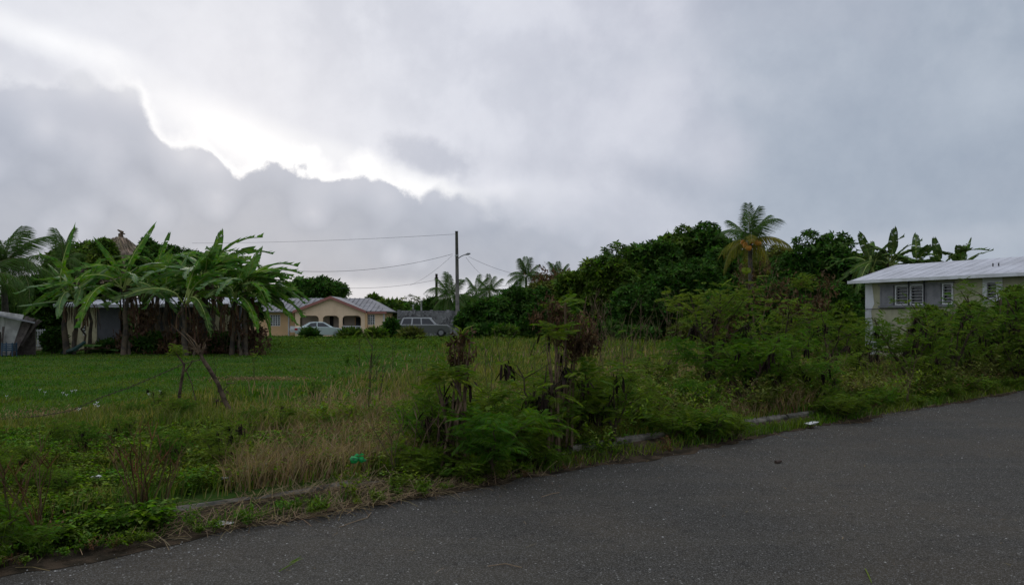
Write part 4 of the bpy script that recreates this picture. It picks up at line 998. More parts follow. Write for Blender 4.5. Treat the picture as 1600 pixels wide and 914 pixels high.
# bare small tree
def bare_tree(px, ptop, Y, label, seed, spread=.5, name='bare_tree', mt=M_twig, leaves=True, cat='tree', r0=.06):
    q = random.Random(seed); x = (px-CX)/F*Y; top = EYE+(HY-ptop)/F*Y-GZ; t = thing(name, label, cat, (x, Y, GZ)); mb = MB(); tips = []
    def br(p, d_, l, r, n):
        pts = [p]; dd = d_
        for k in range(3):
            dd = (dd+Vector((q.uniform(-.25,.25), q.uniform(-.25,.25), q.uniform(-.05,.2)))).normalized(); pts.append(pts[-1]+dd*l/3)
        mb.tube(pts, [r, r*.85, r*.7, r*.5], 4, cap=False)
        if n == 0: tips.append(pts[-1]); return
        for k in range(q.choice([2, 3])): br(pts[-1] if k else pts[2], (dd+Vector((q.uniform(-1,1)*spread*1.6, q.uniform(-1,1)*spread, q.uniform(-.1,.6)))).normalized(), l*q.uniform(.6,.8), r*.6, n-1)
    br(Vector((0,0,0)), Vector((0,0,1)), top*.38, r0, 4)
    mb.obj('branches', mt, t)
    if leaves:
        tp_ = np.array([tuple(p) for p in tips]); k = len(tp_)*2; pos = np.repeat(tp_, 2, 0)+rg.normal(0, .15, (k, 3))
        V, Fc = repl(SPR_V, SPR_F, rots(rg.random(k)*6.3, rg.normal(0,.5,k)), pos, .0035*Y*(.5+rg.random(k))); o = link('foliage', mesh_np('foliage', V, Fc, M_crown_c), t); o['kind'] = 'stuff'
    return t
bare_tree(640, 450, 88, 'sparse bare-branched tree behind the block wall', 3, .9)
bare_tree(928, 455, 32, 'pale bare sapling standing before the dark mass', 8, .35, leaves=False, mt=M_twig, r0=.03)

# ------------------------------------------------------------------ feathery shrubs (foreground)
def feather():
    V, Fq = [], []
    n = 12
    for k in range(n):
        t = .18+.8*k/(n-1); y = t; z = -.28*t*t; l = .42*math.sin(PI*(.25+.62*t))+.06
        for sd in (-1, 1):
            dx, dy = sd*math.sin(1.05), math.cos(1.05); b = len(V); wv = .022
            V += [(0, y, z), (dx*l*.5-dy*wv*sd, y+dy*l*.5+dx*wv*sd, z+.02), (dx*l, y+dy*l, z-.09), (dx*l*.5+dy*wv*sd, y+dy*l*.5-dx*wv*sd, z-.02)]
            Fq.append((b, b+1, b+2, b+3))
    b = len(V); V += [(-.012, 0, 0), (.012, 0, 0), (.006, 1, -.28), (-.006, 1, -.28)]; Fq.append((b, b+1, b+2, b+3))
    return V, Fq
FE = feather()
POD = ([(-.05,0,0),(.05,0,0),(.10,-.5,.03),(.06,-1,0),(-.06,-1,0),(-.10,-.5,.03)], [(0,1,2,5),(5,2,3,4)])
def shrub_meshes(H, spread, nst, nleaf, seed, leafsz=.19, mt=M_fern, pods=6, umbrella=0, dead=0, lean=0):
    g = np.random.default_rng(seed); q = random.Random(seed); mb = MB(); nodes = []; podp = []
    for s in range(nst):
        a = 2*PI*s/nst+q.uniform(-.5,.5); out = spread*q.uniform(.4, 1); hs = H*q.uniform(.7, 1)
        P = []
        for i in range(7):
            t = i/6; P.append(Vector((math.cos(a)*out*t**1.3+lean*t+q.uniform(-.03,.03)*H, math.sin(a)*out*t**1.3+q.uniform(-.03,.03)*H, hs*t*(1-.06*t))))
        mb.tube(P, [.014*H*(1-.75*i/6)+.003 for i in range(7)], 5, cap=False)
        lo = .55 if umbrella else .25
        for i in range(7):
            t = i/6
            if t >= lo: nodes.append((P[i], t))
        for b in range(q.choice([3, 4, 5])):
            i = q.randint(3 if umbrella else 2, 5); p = P[i]; aa = q.uniform(0, 2*PI); l = H*q.uniform(.15, .34)
            e1 = p+Vector((math.cos(aa)*l*.6, math.sin(aa)*l*.6, l*.35)); e2 = p+Vector((math.cos(aa)*l, math.sin(aa)*l, l*.6))
            mb.tube([p, e1, e2], [.006*H, .004*H, .002], 4, cap=False); nodes += [(e1, .8), (e2, 1), (e2, 1)]
            if q.random() < .6: podp.append(e1)
        podp.append(P[q.randint(3, 5)])
    st = mb.mesh('stem', M_stem)
    w_ = np.array([.4+t for p, t in nodes]); idx = g.choice(len(nodes), nleaf, p=w_/w_.sum())
    pos = np.array([tuple(nodes[i][0]) for i in idx])+g.normal(0, .05*H, (nleaf, 3)); pos[:, 2] = np.maximum(pos[:, 2], .03)
    V, Fc = repl(FE[0], FE[1], rots(g.random(nleaf)*2*PI, g.normal(.25, .4, nleaf), g.normal(0, .3, nleaf)), pos, leafsz*(.6+.7*g.random(nleaf)))
    fo = mesh_np('foliage', V, Fc, mt)
    pd = None
    if pods or dead:
        pp = []
        for k in range(pods): c = podp[q.randrange(len(podp))]; pp += [tuple(c)]*q.choice([5, 7, 9])
        for k in range(dead): c = nodes[q.randrange(len(nodes))][0]; pp += [tuple(c)]*8
        pp = np.array(pp); n = len(pp); pp = pp+g.normal(0, .035, (n, 3))
        Vp, Fp = repl(POD[0], POD[1], rots(g.random(n)*6.3, g.normal(1.25, .25, n)), pp, np.stack([np.ones(n)*.17]*3, -1)*(.7+.5*g.random(n))[:, None]); Vp[:, 2] = np.maximum(Vp[:, 2], .02)
        pd = mesh_np('seed_pods', Vp, Fp, M_pod)
    return st, fo, pd
def shrub(p, meshes, label, rz=0, sc=1, group=None, cat='shrub', name='feathery_shrub'):
    t = thing(name, label, cat, tuple(p), rz, group); t.scale = (sc,)*3
    link('stem', meshes[0], t); o = link('foliage', meshes[1], t); o['kind'] = 'stuff'
    if meshes[2]: o = link('seed_pods', meshes[2], t); o['kind'] = 'stuff'
    return t
def topz(p, py): return EYE+(HY-py)/F*p.y-p.z
# hand-placed ones: base px, base py, top py, spread px, stems, leaves, ...
HP = [
 ((770, 735), 640, 60, 6, 210, 'low bright feathery shrub at the road edge right of the dark pods', dict(pods=0, leafsz=.21, mt=M_fern_b)),
 ((820, 715), 640, 60, 5, 150, 'low feathery shrub just right of the bright one at the kerb', dict(pods=3, leafsz=.24)),
 ((905, 690), 552, 60, 5, 170, 'leafy shrub with hanging pods right of the dead clump', dict(pods=12, leafsz=.22)),
 ((845, 705), 548, 45, 4, 60, 'thin brown-podded shrub left of the dead clump', dict(pods=20, leafsz=.2, mt=M_fern_y)),
 ((960, 690), 560, 45, 4, 170, 'green shrub between the dead clump and the dry grass', dict(pods=6, leafsz=.2)),
 ((1110, 632), 415, 34, 4, 420, 'tallest feathery shrub, upright before the tree mass', dict(pods=14, leafsz=.19, mt=M_fern_y)),
 ((1160, 640), 510, 95, 6, 400, 'umbrella-topped shrub with bare dark stems near the kerb', dict(pods=18, umbrella=1, leafsz=.2, mt=M_fern_b)),
 ((1195, 635), 520, 80, 5, 300, 'second umbrella-topped shrub leaning right near the kerb', dict(pods=14, umbrella=1, leafsz=.2, mt=M_fern_b)),
 ((1215, 600), 455, 55, 5, 320, 'yellowish feathery shrub below the coconut palm', dict(pods=8, mt=M_fern_y)),
 ((1290, 600), 468, 60, 5, 340, 'leafy shrub left of the white-painted house corner', dict(pods=10)),
 ((1350, 595), 500, 60, 5, 280, 'podded shrub in front of the white-painted house corner', dict(pods=26)),
 ((1420, 610), 478, 70, 6, 380, 'bushy shrub in front of the louvred windows', dict(pods=16)),
 ((1485, 600), 452, 60, 6, 380, 'tall green shrub before the plain olive wall', dict(pods=10)),
 ((1560, 595), 432, 70, 6, 460, 'tall dark shrub before the small louvred window', dict(pods=8)),
 ((1610, 598), 420, 60, 6, 460, 'tallest dark shrub at the right edge of the photo', dict(pods=4)),
 ((1020, 632), 545, 30, 4, 90, 'wispy shrub amid the dry grass', dict(pods=2, mt=M_fern_y, leafsz=.2)),
 ((730, 700), 600, 42, 5, 150, 'green shrub tucked behind the dark pod column', dict(pods=4, leafsz=.22)),
]
for i, ((bx, by), ty, spx, nst, nlf, lab, kw) in enumerate(HP):
    p = G(bx, by); H = topz(p, ty); shrub(p, shrub_meshes(H*.94, spx/F*p.y, nst, nlf, 500+i, **kw), lab)
# thicket shrubs sharing meshes
variants = [shrub_meshes(1.25, .6, 5, 230, 601, pods=6), shrub_meshes(1.25, .55, 4, 200, 602, pods=10, mt=M_fern_y), shrub_meshes(1.2, .75, 6, 260, 603, pods=3),
            shrub_meshes(1.3, .5, 4, 130, 604, pods=16, umbrella=1), shrub_meshes(1.2, .6, 5, 200, 605, pods=8)]
q = random.Random(21)
LOOK = ['green feathery shrub', 'yellowish feathery shrub', 'broad leafy feathery shrub', 'flat-topped podded shrub', 'brown-podded feathery shrub']
def where(px):
    for lim, txt in ((120, 'at the lower left corner'), (260, 'left of the white paper scrap'), (400, 'above the visible kerb stones at left'), (520, 'just left of the green bottle'), (640, 'right of the green bottle'), (740, 'around the black pod column'), (840, 'behind the bright low roadside shrub'),
                     (940, 'around the brown dead clump'), (1060, 'before the dry grass patch'), (1180, 'below the umbrella-topped shrubs'), (1290, 'behind the white foam tray'), (1380, 'before the white-painted house corner'),
                     (1450, 'under the louvred windows'), (1530, 'below the plain olive wall')):
        if px < lim: return txt
    return 'at the right edge of the photo'
def zshrub(px, p, v, H, size=''):
    shrub(p, variants[v], size+LOOK[v]+' '+where(px), q.uniform(0, 6.3), H/1.25, 'roadside feathery shrubs')
for k in range(23):
    px = q.uniform(1400, 1650) if k < 15 else q.uniform(1190, 1400); by = 640-(px-1180)*.085+q.uniform(-40, 4)
    zshrub(px, G(px, by), (0, 1, 1, 3, 4)[k % 5] if px > 1400 else (3, 1, 4, 3, 2)[k % 5], q.uniform(.8, 1.3) if px > 1400 else q.uniform(.6, 1.0))
for k in range(26):
    px = q.uniform(640, 1180); by = 735-(px-640)*.165+q.uniform(-45, 0); zshrub(px, G(px, by), k % 5, q.uniform(.35, .8), 'low ')
for k in range(24):
    px = q.uniform(-60, 430) if k < 20 else q.uniform(430, 640); by = 800-(px)*.16+q.uniform(-120, 0); zshrub(px, G(px, by), (0, 2, 1)[k % 3], q.uniform(.25, .55), 'small ')
# road-edge low clumps
mini = [shrub_meshes(.32, .32, 7, 130, 620+i, leafsz=.13, pods=0, mt=M_fern) for i in range(2)]
for k in range(60):
    s_ = q.uniform(-1, 24); n_ = q.uniform(.10, .62); s_ = s_+2.2 if (1.0 < s_ < 3.3 or 9.6 < s_ < 11.5) else s_; p = R(s_, n_, .03); shrub(p, mini[k % 2], 'low fern-like weed clump on the asphalt edge '+where(CX+F*p.x/p.y), q.uniform(0, 6.3), q.choice([.5, .7, .9, 1.25])*q.uniform(.8, 1.2), 'weed clumps along the asphalt edge', 'weed', 'weed_clump')

# dead brown draped clumps
def dead_clump(px, pbase, ptop, pbot, halfpx, Y, label, n, seed, green=True, mt=M_deadleaf, hang=.24):
    g = np.random.default_rng(seed); q = random.Random(seed)
    p = Vector(((px-CX)/F*Y, Y, GZ)); t = thing('dead_draped_shrub', label, 'dead shrub', tuple(p))
    zt, zb, hw_ = EYE+(HY-ptop)/F*Y-GZ, EYE+(HY-pbot)/F*Y-GZ, halfpx/F*Y
    f = g.random(n)**.8; z = zt-(zt-zb)*f; sway = .35*hw_*np.sin(z*7/max(.6, zt)+seed); rr = hw_*np.sqrt(np.clip(1.15-np.abs(f-.35)*1.4, .1, 1))*(.35+.65*g.random(n)**.5); a = g.random(n)*2*PI
    K = max(6, n//9); pos = np.stack([np.cos(a)*rr+sway, np.sin(a)*rr*.8, z], -1)[:K]; pos = pos[g.integers(0, K, n)] + g.normal(0, 1, (n, 3))*np.array([.035, .035, .045])*Y/9
    if mt is M_pod:
        n2 = n//2; V, Fc = repl(POD[0], POD[1], rots(g.random(n2)*6.3, g.normal(1.0, .4, n2)), pos[:n2], hang*1.25*(.6+.8*g.random(n2)))
    else:
        pos = np.repeat(pos, 2, 0)+g.normal(0, .04*Y/9, (2*n, 3)); n2 = 2*n; h_ = hang*(.2+.45*g.random(n2)); V, Fc = repl(SPR_V[:12], SPR_F[:3], rots(g.random(n2)*6.3, g.normal(-.9, .5, n2), g.normal(0, .6, n2)), pos, np.stack([h_*.8, h_, h_], -1)); V[:, 2] = np.maximum(V[:, 2], .02)
    o = link('dead_leaves', mesh_np('dead_leaves', V, Fc, mt), t); o['kind'] = 'stuff'
    mb = MB()
    for k in range(6):
        a_ = q.uniform(0, 6.3); mb.tube([(q.uniform(-.1,.1), q.uniform(-.1,.1), 0), (hw_*.3*math.cos(a_), hw_*.3*math.sin(a_), zt*.55), (hw_*.8*math.cos(a_), hw_*.8*math.sin(a_), zt*q.uniform(.85,1.06))], [.02, .014, .005], 5, cap=False)
    mb.obj('stem', M_twig, t)
    if green:
        k = green if isinstance(green, int) and green > 1 else 40; a = g.random(k)*6.3
        pos = np.stack([np.cos(a)*hw_*.6*g.random(k), np.sin(a)*hw_*.6*g.random(k), zt-(zt-zb)*.25*g.random(k)+.04], -1)
        V, Fc = repl(FE[0], FE[1], rots(a+g.normal(0,.5,k), g.normal(.2,.4,k)), pos, .22*(.6+.7*g.random(k))); o = link('foliage', mesh_np('foliage', V, Fc, M_fern_y), t); o['kind'] = 'stuff'
    return t
dead_clump(885, 0, 470, 550, 44, 9.6, 'large brown dead clump draped over a shrub in the middle verge', 430, 41, 16, hang=.13)
dead_clump(868, 0, 520, 600, 22, 9.2, 'dark hanging pod column below the large dead clump', 80, 42, 24, mt=M_pod, hang=.12)
dead_clump(722, 0, 532, 572, 16, 8.3, 'brown withered leaf tuft atop the dark podded stem', 70, 43, False, hang=.13)
dead_clump(704, 0, 578, 680, 40, 8.2, 'dark column of black seed pods near the road edge', 120, 44, 40, mt=M_pod, hang=.11)
dead_clump(1257, 0, 436, 500, 36, 22, 'brown dead vine clump left of the olive house', 260, 45, 90, hang=.22)
dead_clump(1128, 0, 470, 530, 22, 17, 'dark withered clump under the tallest feathery shrub', 200, 46, 30, hang=.18)
dead_clump(1185, 0, 408, 480, 40, 36, 'brown hanging dead fronds and vines below the yellowing palm', 220, 47, False, hang=.3)
dead_clump(880, 0, 428, 452, 32, 74, 'reddish brown leafy clump at the hedge top under the palms', 300, 48, False, hang=.7, mt=M_rust)
for i, (a_, t_, b_, h_, Y_, l_) in enumerate(DC): dead_clump(a_, 0, t_, b_, h_, Y_, l_, 150, 90+i, False, hang=.42, mt=M_banana_dry if i != 3 else M_deadleaf)
# bright drooping tuft  on the podded stem
tt = thing('drooping_weed', 'tall stem topped by a bright drooping green leaf tuft', 'weed', tuple(Vector(((722-CX)/F*8.4, 8.4, GZ))))
mb = MB(); ht = EYE+(HY-528)/F*8.4-GZ; mb.tube([(-.15,0,0), (-.1,0,ht*.5), (0,0,ht)], [.018,.013,.008], 5, cap=False); mb.obj('stem', M_twig, tt)
k = 46; a = rg.random(k)*6.3; V, Fc = repl([(-.06,0,0),(.06,0,0),(.09,.5,.03),(.03,1,-.35),(-.03,1,-.35),(-.09,.5,.03)], [(0,1,2,5),(5,2,3,4)], rots(a, rg.uniform(-.7,1.1,k)), np.stack([0*a, 0*a, ht-.06+.1*rg.random(k)], -1), .13+.1*rg.random(k))
o = link('foliage', mesh_np('foliage', V, Fc, M_fern_y), tt); o['kind'] = 'stuff'

# thin dry stalks and twiggy shrubs
def twiggy(px, pb, pt, label, seed, leafy=0, mt=M_twig, n=5, spread=.25, group=None, name='twiggy_weed', cat='weed', z=GZ):
    p = G(px, pb, z); H = topz(p, pt); q = random.Random(seed); t = thing(name, label, cat, tuple(p), 0, group); mb = MB(); tips = []
    for s in range(n):
        a = q.uniform(0, 6.3); o_ = spread*H*q.uniform(.3, 1); P = [Vector((math.cos(a)*o_*f**1.2+q.uniform(-.02,.02), math.sin(a)*o_*f**1.2, H*f*q.uniform(.93,1))) for f in (0, .3, .6, .85, 1)]
        mb.tube(P, [.0055, .005, .004, .003, .0015], 4, cap=False); tips += P[2:]
        for b in range(3):
            i = q.randint(2, 3); aa = q.uniform(0, 6.3); l = H*.2; e = P[i]+Vector((math.cos(aa)*l*.7, math.sin(aa)*l*.7, l)); mb.tube([P[i], e], [.004, .002], 3, cap=False); tips.append(e)
    mb.obj('stem', mt, t)
    if leafy:
        pos = np.array([tuple(tips[q.randrange(len(tips))]) for _ in range(leafy)]); V, Fc = repl(FE[0], FE[1], rots(rg.random(leafy)*6.3, rg.normal(.1,.4,leafy)), pos, .16*(.6+.6*rg.random(leafy))); o = link('foliage', mesh_np('foliage', V, Fc, M_fern_y), t); o['kind'] = 'stuff'
    return t
q = random.Random(5)
for k in range(18): twiggy(q.uniform(930, 1120), q.uniform(575, 635), q.uniform(455, 540), 'tall bare stalk weed standing in the dry grass', 700+k, 6 if k % 3 == 0 else 0, n=4, group='bare stalks in the dry grass')
for k in range(16): twiggy(q.uniform(560, 860), q.uniform(570, 660), q.uniform(515, 575), 'thin stalk weed rising from the middle of the field', 740+k, 5 if k % 2 else 0, mt=M_stem, n=2, spread=.15, group='thin stalks in mid field')
for k in range(14): twiggy(q.uniform(1200, 1420), q.uniform(580, 630), q.uniform(520, 575), 'dry stalk weed within the right thicket', 780+k, 0, n=4, group='dry stalks in the right thicket')
for k in range(6): twiggy(q.uniform(180, 290), q.uniform(770, 800), q.uniform(640, 720), 'reddish dry weed stalk by the kerb at left', 800+k, 0, mt=M_rust, n=4, spread=.6, group='reddish stalks by the kerb at left')
for k in range(4): twiggy(q.uniform(-20, 80), q.uniform(810, 850), q.uniform(650, 730), 'reddish dry weed stalk at the lower left corner', 820+k, 0, mt=M_rust, n=4, spread=.6, group='reddish stalks at the lower left corner')
for k in range(5): twiggy(q.uniform(600, 690), q.uniform(700, 745), q.uniform(590, 650), 'brown dry weed stalk left of the black pods', 830+k, 0, n=3, spread=.6, group='brown stalks left of the black pods')

# ------------------------------------------------------------------ broken fence snags and barbed wire
sn = thing('forked_branch_post', 'thin forked branch post holding the barbed wire', 'fence post', tuple(G(276, 645)))
Ys_ = sn.location.y; L3 = lambda px, py, dy=0: W(px, py, Ys_+dy)-sn.location
mb = MB(); mb.tube([(0,0,-.1), L3(281, 612), L3(287, 575), L3(288, 568)], [.03, .026, .022, .02], 6); mb.tube([L3(288, 570), L3(278, 556), L3(274, 548)], [.018, .014, .008], 5); mb.tube([L3(289, 580), L3(297, 570), L3(302, 562)], [.014, .01, .006], 5)
mb.tube([L3(291, 578), L3(300, 600), L3(307, 632)], [.01, .009, .008], 5); mb.tube([L3(270, 643), L3(290, 650), L3(320, 652)], [.012, .01, .006], 5)
mb.obj('post', M_post, sn)
k = 26; base = np.array([tuple(L3(276+random.uniform(-8, 12), 546+random.uniform(-6, 8))) for _ in range(k)]); V, Fc = repl(FE[0], FE[1], rots(rg.random(k)*6.3, rg.normal(.1,.4,k)), base, .17*(.5+.6*rg.random(k))); o = link('foliage', mesh_np('foliage', V, Fc, M_fern_y), sn); o['kind'] = 'stuff'
s2 = thing('leaning_log_post', 'thick rough log post leaning left with dry twigs at top', 'fence post', tuple(G(368, 652)))
Y2_ = s2.location.y; L4 = lambda px, py, dy=0: W(px, py, Y2_+dy)-s2.location
mb = MB(); mb.tube([(0.05,0,-.15), L4(352, 628), L4(341, 600), L4(328, 578), L4(316, 560), L4(312, 550)], [.036, .042, .034, .036, .032, .02], 8); mb.obj('log', M_post, s2, True)
mb = MB(); q = random.Random(2)
for k in range(11):
    ex, ey = 300+q.uniform(-36, 28), 505+q.uniform(0, 40); mb.tube([L4(314, 556), L4((314+ex)/2+q.uniform(-5,5), (556+ey)/2-4), L4(ex, ey, q.uniform(-.2,.2))], [.012, .008, .003], 4, cap=False)
mb.obj('twig', M_twig, s2)
mb = MB()
for k in range(9):
    a = k*.9; c = L4(341+q.uniform(-12, 14), 608+q.uniform(-15, 22)); mb.tube([c, c+Vector((.12*math.cos(a), .05, .12*math.sin(a)))], [.012, .004], 4)
mb.obj('bark_spike', M_post, s2)
a = W(312, 562, Y2_); pts = [(312, 562), (288, 568), (250, 585), (200, 606), (160, 620), (110, 642), (60, 650), (0, 655), (-120, 660)]
mb = MB(); P = [W(px, py, Y2_-.02*(312-px)/10)-a for px, py in pts]; fine = []
for i in range(len(P)-1):
    for f in (0, .5): fine.append(P[i].lerp(P[i+1], f))
fine.append(P[-1]); mb.tube(fine, .006, 4)
wr = mb.obj('barbed_wire', M_rustmetal); wr.location = a; setp(wr, 'rusty barbed wire sagging from the forked post to the left edge', 'wire')
mb = MB()
tot = sum((fine[i+1]-fine[i]).length for i in range(len(fine)-1)); acc = 0
for i in range(len(fine)-1):
    d_ = fine[i+1]-fine[i]; n_ = max(1, int(d_.length/.07))
    for k in range(n_):
        c = fine[i]+d_*(k/n_)
        for s_ in (1, -1): mb.tube([c-Vector((.012*s_, 0, .022)), c+Vector((.012*s_, 0, .022))], .003, 3, cap=False)
o = mb.obj('barb', M_rustmetal, wr); o['kind'] = 'stuff'
twiggy(398, 592, 545, 'lone thin sapling right of the leaning log post', 41, 10, mt=M_stem, n=2, spread=.2)
twiggy(336, 590, 555, 'small thin stalk between the posts and lawn', 42, 0, mt=M_stem, n=2, spread=.2)

def kerb_gap(X, Y):
    a = (X-R0.x)*RD.x+(Y-R0.y)*RD.y; b = (X-R0.x)*RN.x+(Y-R0.y)*RN.y
    return (((a > 1.2) & (a < 3.3)) | ((a > 6.9) & (a < 7.8)) | ((a > 9.6) & (a < 11.6)) | ((a > -.4) & (a < .1))) & (b > .18) & (b < .86)
# ------------------------------------------------------------------ grass: sampled with constant density in view, so blades get coarser far away
def sample_field(n, px0, px1, py0, py1, pw=1.0):
    px = rg.uniform(px0, px1, n); py = py0+(py1-py0)*rg.random(n)**pw
    Y = (EYE-GZ)*F/(py-HY); X = (px-CX)/F*Y
    nn = (X-R0.x)*RN.x+(Y-R0.y)*RN.y
    return px, py, X, Y, nn
def blades(name, X, Y, H, mt, width=1.0, lean=.35, tris=2, z=None):
    n = len(X); wd = np.maximum(.0035, Y*.75/F)*width; a = rg.random(n)*2*PI
    z0 = fieldz(X, Y) if z is None else z
    lx, ly = np.cos(a)*H*lean*(.3+rg.random(n)), np.sin(a)*H*lean*(.3+rg.random(n)); lx = lx+.10*H
    b = rg.normal(0, .35, n); sx_, sy_ = np.cos(b)*wd, np.sin(b)*wd
    base = np.stack([X, Y, z0-.01], -1); s_ = np.stack([sx_, sy_, 0*X], -1)
    mid = base+np.stack([lx*.35, ly*.35, H*.6], -1); tip = base+np.stack([lx, ly, H*(1-.3*rg.random(n))], -1)
    V = np.stack([base-s_, base+s_, mid+s_*.8, mid-s_*.8, tip], 1).reshape(-1, 3); k = np.arange(n)*5
    T = np.concatenate([np.stack([k, k+1, k+2], -1), np.stack([k, k+2, k+3], -1), np.stack([k+3, k+2, k+4], -1)])
    return V, T
def G_dry(X, Y):
    d1 = np.exp(-(((X-3.9)/2.4)**2+((Y-18)/5)**2)); d2 = np.exp(-(((X+1.6)/1.6)**2+((Y-12.5)/2.8)**2))*.5; d3 = np.exp(-(((X-5.8)/2.2)**2+((Y-15.5)/2)**2))*.7
    d4 = np.exp(-(((X+1.4)/1.1)**2+((Y-9.6)/1.6)**2))*.8+np.exp(-(((X+2.0)/1.2)**2+((Y-7.6)/.7)**2))*.8
    d5 = np.exp(-(((X-6.8)/2.8)**2+((Y-16.6)/2.0)**2))*.9
    return d1+d2+d3+d4*.8+d5+.8*(fbm(X, Y, 2.2)-.47)*np.clip((X+6)/4, 0, 1)
# short lawn at left and far field
px, py, X, Y, nn = sample_field(190000, -250, 1750, 522, 680, 1.25)
wb = (fbm(X+5, Y+9, 2.5)-.5)*9; lawn = np.clip((-X-1.6+wb*.8)/2.5, 0, 1)*np.clip((Y-12.2+wb)/2.0, 0, 1); bare = np.exp(-(((X+7.5)/2.6)**2+((Y-13.0)/.55)**2))+np.exp(-(((X+6.7)/1.0)**2+((Y-20.5)/.6)**2))
dry = G_dry(X, Y)
keep = (nn > 1.0) & (rg.random(len(X)) > bare*.9) & (rg.random(len(X)) > dry*.7)
X, Y, lawn, nn, dry = X[keep], Y[keep], lawn[keep], nn[keep], dry[keep]
hN = fbm(X, Y, 3.0)
H = (.03+.045*rg.random(len(X)))*lawn + (1-lawn)*(.10+.28*hN**1.6*rg.random(len(X))**.6*1.6)
H = H*(1+.4*(Y > 40))
isl = rg.random(len(X)) < lawn
V, T = blades('lawn', X[isl], Y[isl], H[isl], M_lawn, 1.1, .5); o = link('lawn_grass', mesh_np('lawn_grass', V, T, M_lawn)); setp(o, 'short green lawn grass across the left of the field', 'grass', kind='stuff')
ot = ~isl; isy = ot & (rg.random(len(X)) < np.clip(.25+.9*(fbm(X+40, Y, 4)-.4)+.2, .1, .8))
V, T = blades('f', X[ot & ~isy], Y[ot & ~isy], H[ot & ~isy], M_grass, 1.0); o = link('field_grass', mesh_np('field_grass', V, T, M_grass)); setp(o, 'green rough grass covering the middle and far field', 'grass', kind='stuff')
V, T = blades('t', X[isy], Y[isy], H[isy]*1.25, M_tall, .8); o = link('tall_field_grass', mesh_np('tall_field_grass', V, T, M_tall)); setp(o, 'taller yellowish green grass scattered through the field', 'grass', kind='stuff')
bx_ = np.concatenate([rg.normal(-6.6, 1.0, 2600), rg.normal(-8.6, 1.2, 1600), rg.normal(-6.7, .8, 1500)]); by_ = np.concatenate([rg.normal(13.2, .35, 2600), rg.normal(12.4, .3, 1600), rg.normal(20.3, .45, 1500)])
V, T = blades('b', bx_, by_, .02+.05*rg.random(len(bx_)), M_dry, 1.0, 1.2); o = link('trodden_dry_grass', mesh_np('trodden_dry_grass', V, T, M_dry)); setp(o, 'trodden brown bare patches in the lawn', 'grass', kind='stuff')
# dry grass
px, py, X, Y, nn = sample_field(90000, 350, 1650, 545, 770)
keep = (nn > .7) & (rg.random(len(X)) < np.clip(G_dry(X, Y)*1.25, 0, 1)); X, Y = X[keep], Y[keep]
V, T = blades('d', X, Y, .12+.28*rg.random(len(X))+.15*(X > 4.5), M_dry, .8, .7); o = link('dry_grass', mesh_np('dry_grass', V, T, M_dry)); setp(o, 'tan dry grass patch in the middle right field', 'grass', kind='stuff')
# nearer verge grass
s_ = rg.uniform(-6, 26, 90000); n_ = .62+rg.random(90000)**1.3*4.2; X = R0.x+RD.x*s_+RN.x*n_; Y = R0.y+RD.y*s_+RN.y*n_
ok = (Y > 3.5) & ~(kerb_gap(X, Y) & (rg.random(len(X)) < .8)); X, Y, s_, n_ = X[ok], Y[ok], s_[ok], n_[ok]
H = .06+.26*fbm(X, Y, 1.1)*rg.random(len(X))**.5
c_ = rg.random(len(X)); nz = fbm(X+9, Y, 1.6); rs = (c_ < np.clip((nz-.5)*2.4, 0, .5)); ye = ~rs & (c_ > .72); gr = ~rs & ~ye
V, T = blades('v', X[gr], Y[gr], H[gr], M_grass, 1.0, .5); o = link('verge_grass', mesh_np('verge_grass', V, T, M_grass)); setp(o, 'green grass along the roadside verge behind the kerb', 'grass', kind='stuff')
V, T = blades('v', X[ye], Y[ye], H[ye]*1.2, M_tall, .9, .5); o = link('verge_yellow_grass', mesh_np('verge_yellow_grass', V, T, M_tall)); setp(o, 'yellowish grass blades mixed into the roadside verge', 'grass', kind='stuff')
V, T = blades('v', X[rs], Y[rs], H[rs]*1.2, M_rust, .8, .6); o = link('verge_brown_weeds', mesh_np('verge_brown_weeds', V, T, M_rust)); setp(o, 'reddish brown dry blades mixed into the roadside verge', 'weeds', kind='stuff')
# dirt strip between kerb and asphalt: sparse grass and straw
n = 60000; s_ = rg.uniform(-5, 24, n); n_ = rg.uniform(-.02, .62, n); dens = fbm(s_, n_*0+5, 1.5); keep = rg.random(n) < np.clip((dens-.25)*1.8, .05, 1)*np.clip(n_/.35+.12, 0, 1); s_, n_ = s_[keep], n_[keep]
X = R0.x+RD.x*s_+RN.x*n_; Y = R0.y+RD.y*s_+RN.y*n_; ok = ~(kerb_gap(X, Y) & (n_ > .3)); X, Y = X[ok], Y[ok]
V, T = blades('e', X, Y, (.03+.17*rg.random(len(X))**2), M_grass, .9, .8, z=.02+0*X); o = link('edge_grass', mesh_np('edge_grass', V, T, M_grass)); setp(o, 'sparse low grass creeping over the asphalt edge', 'grass', kind='stuff')
def straw_arr(X, Y, Z, L_, wd):
    n = len(X); a = rg.normal(.7, 1.1, n); t = rg.normal(.05, .22, n); bv = [(-1,0,0),(1,0,0),(1,.5,.05),(-1,.5,.05),(1,1,0),(-1,1,0)]
    Ms = rots(a-PI/2, t); V = np.einsum('nij,nkj->nki', Ms, np.array(bv)[None]*np.stack([wd, L_, L_], -1)[:, None, :])+np.stack([X, Y, Z], -1)[:, None, :]
    Fc = np.array([(0,1,2,3),(3,2,4,5)])[None]+(np.arange(n)*6)[:, None, None]; return V.reshape(-1, 3), Fc.reshape(-1, 4)
n = 6500; s_ = np.where(rg.random(n) < .55, rg.normal(2.7, .9, n), rg.uniform(-3, 24, n)); n_ = rg.uniform(-.12, .75, n)-.1*rg.random(n); X = R0.x+RD.x*s_+RN.x*n_; Y = R0.y+RD.y*s_+RN.y*n_
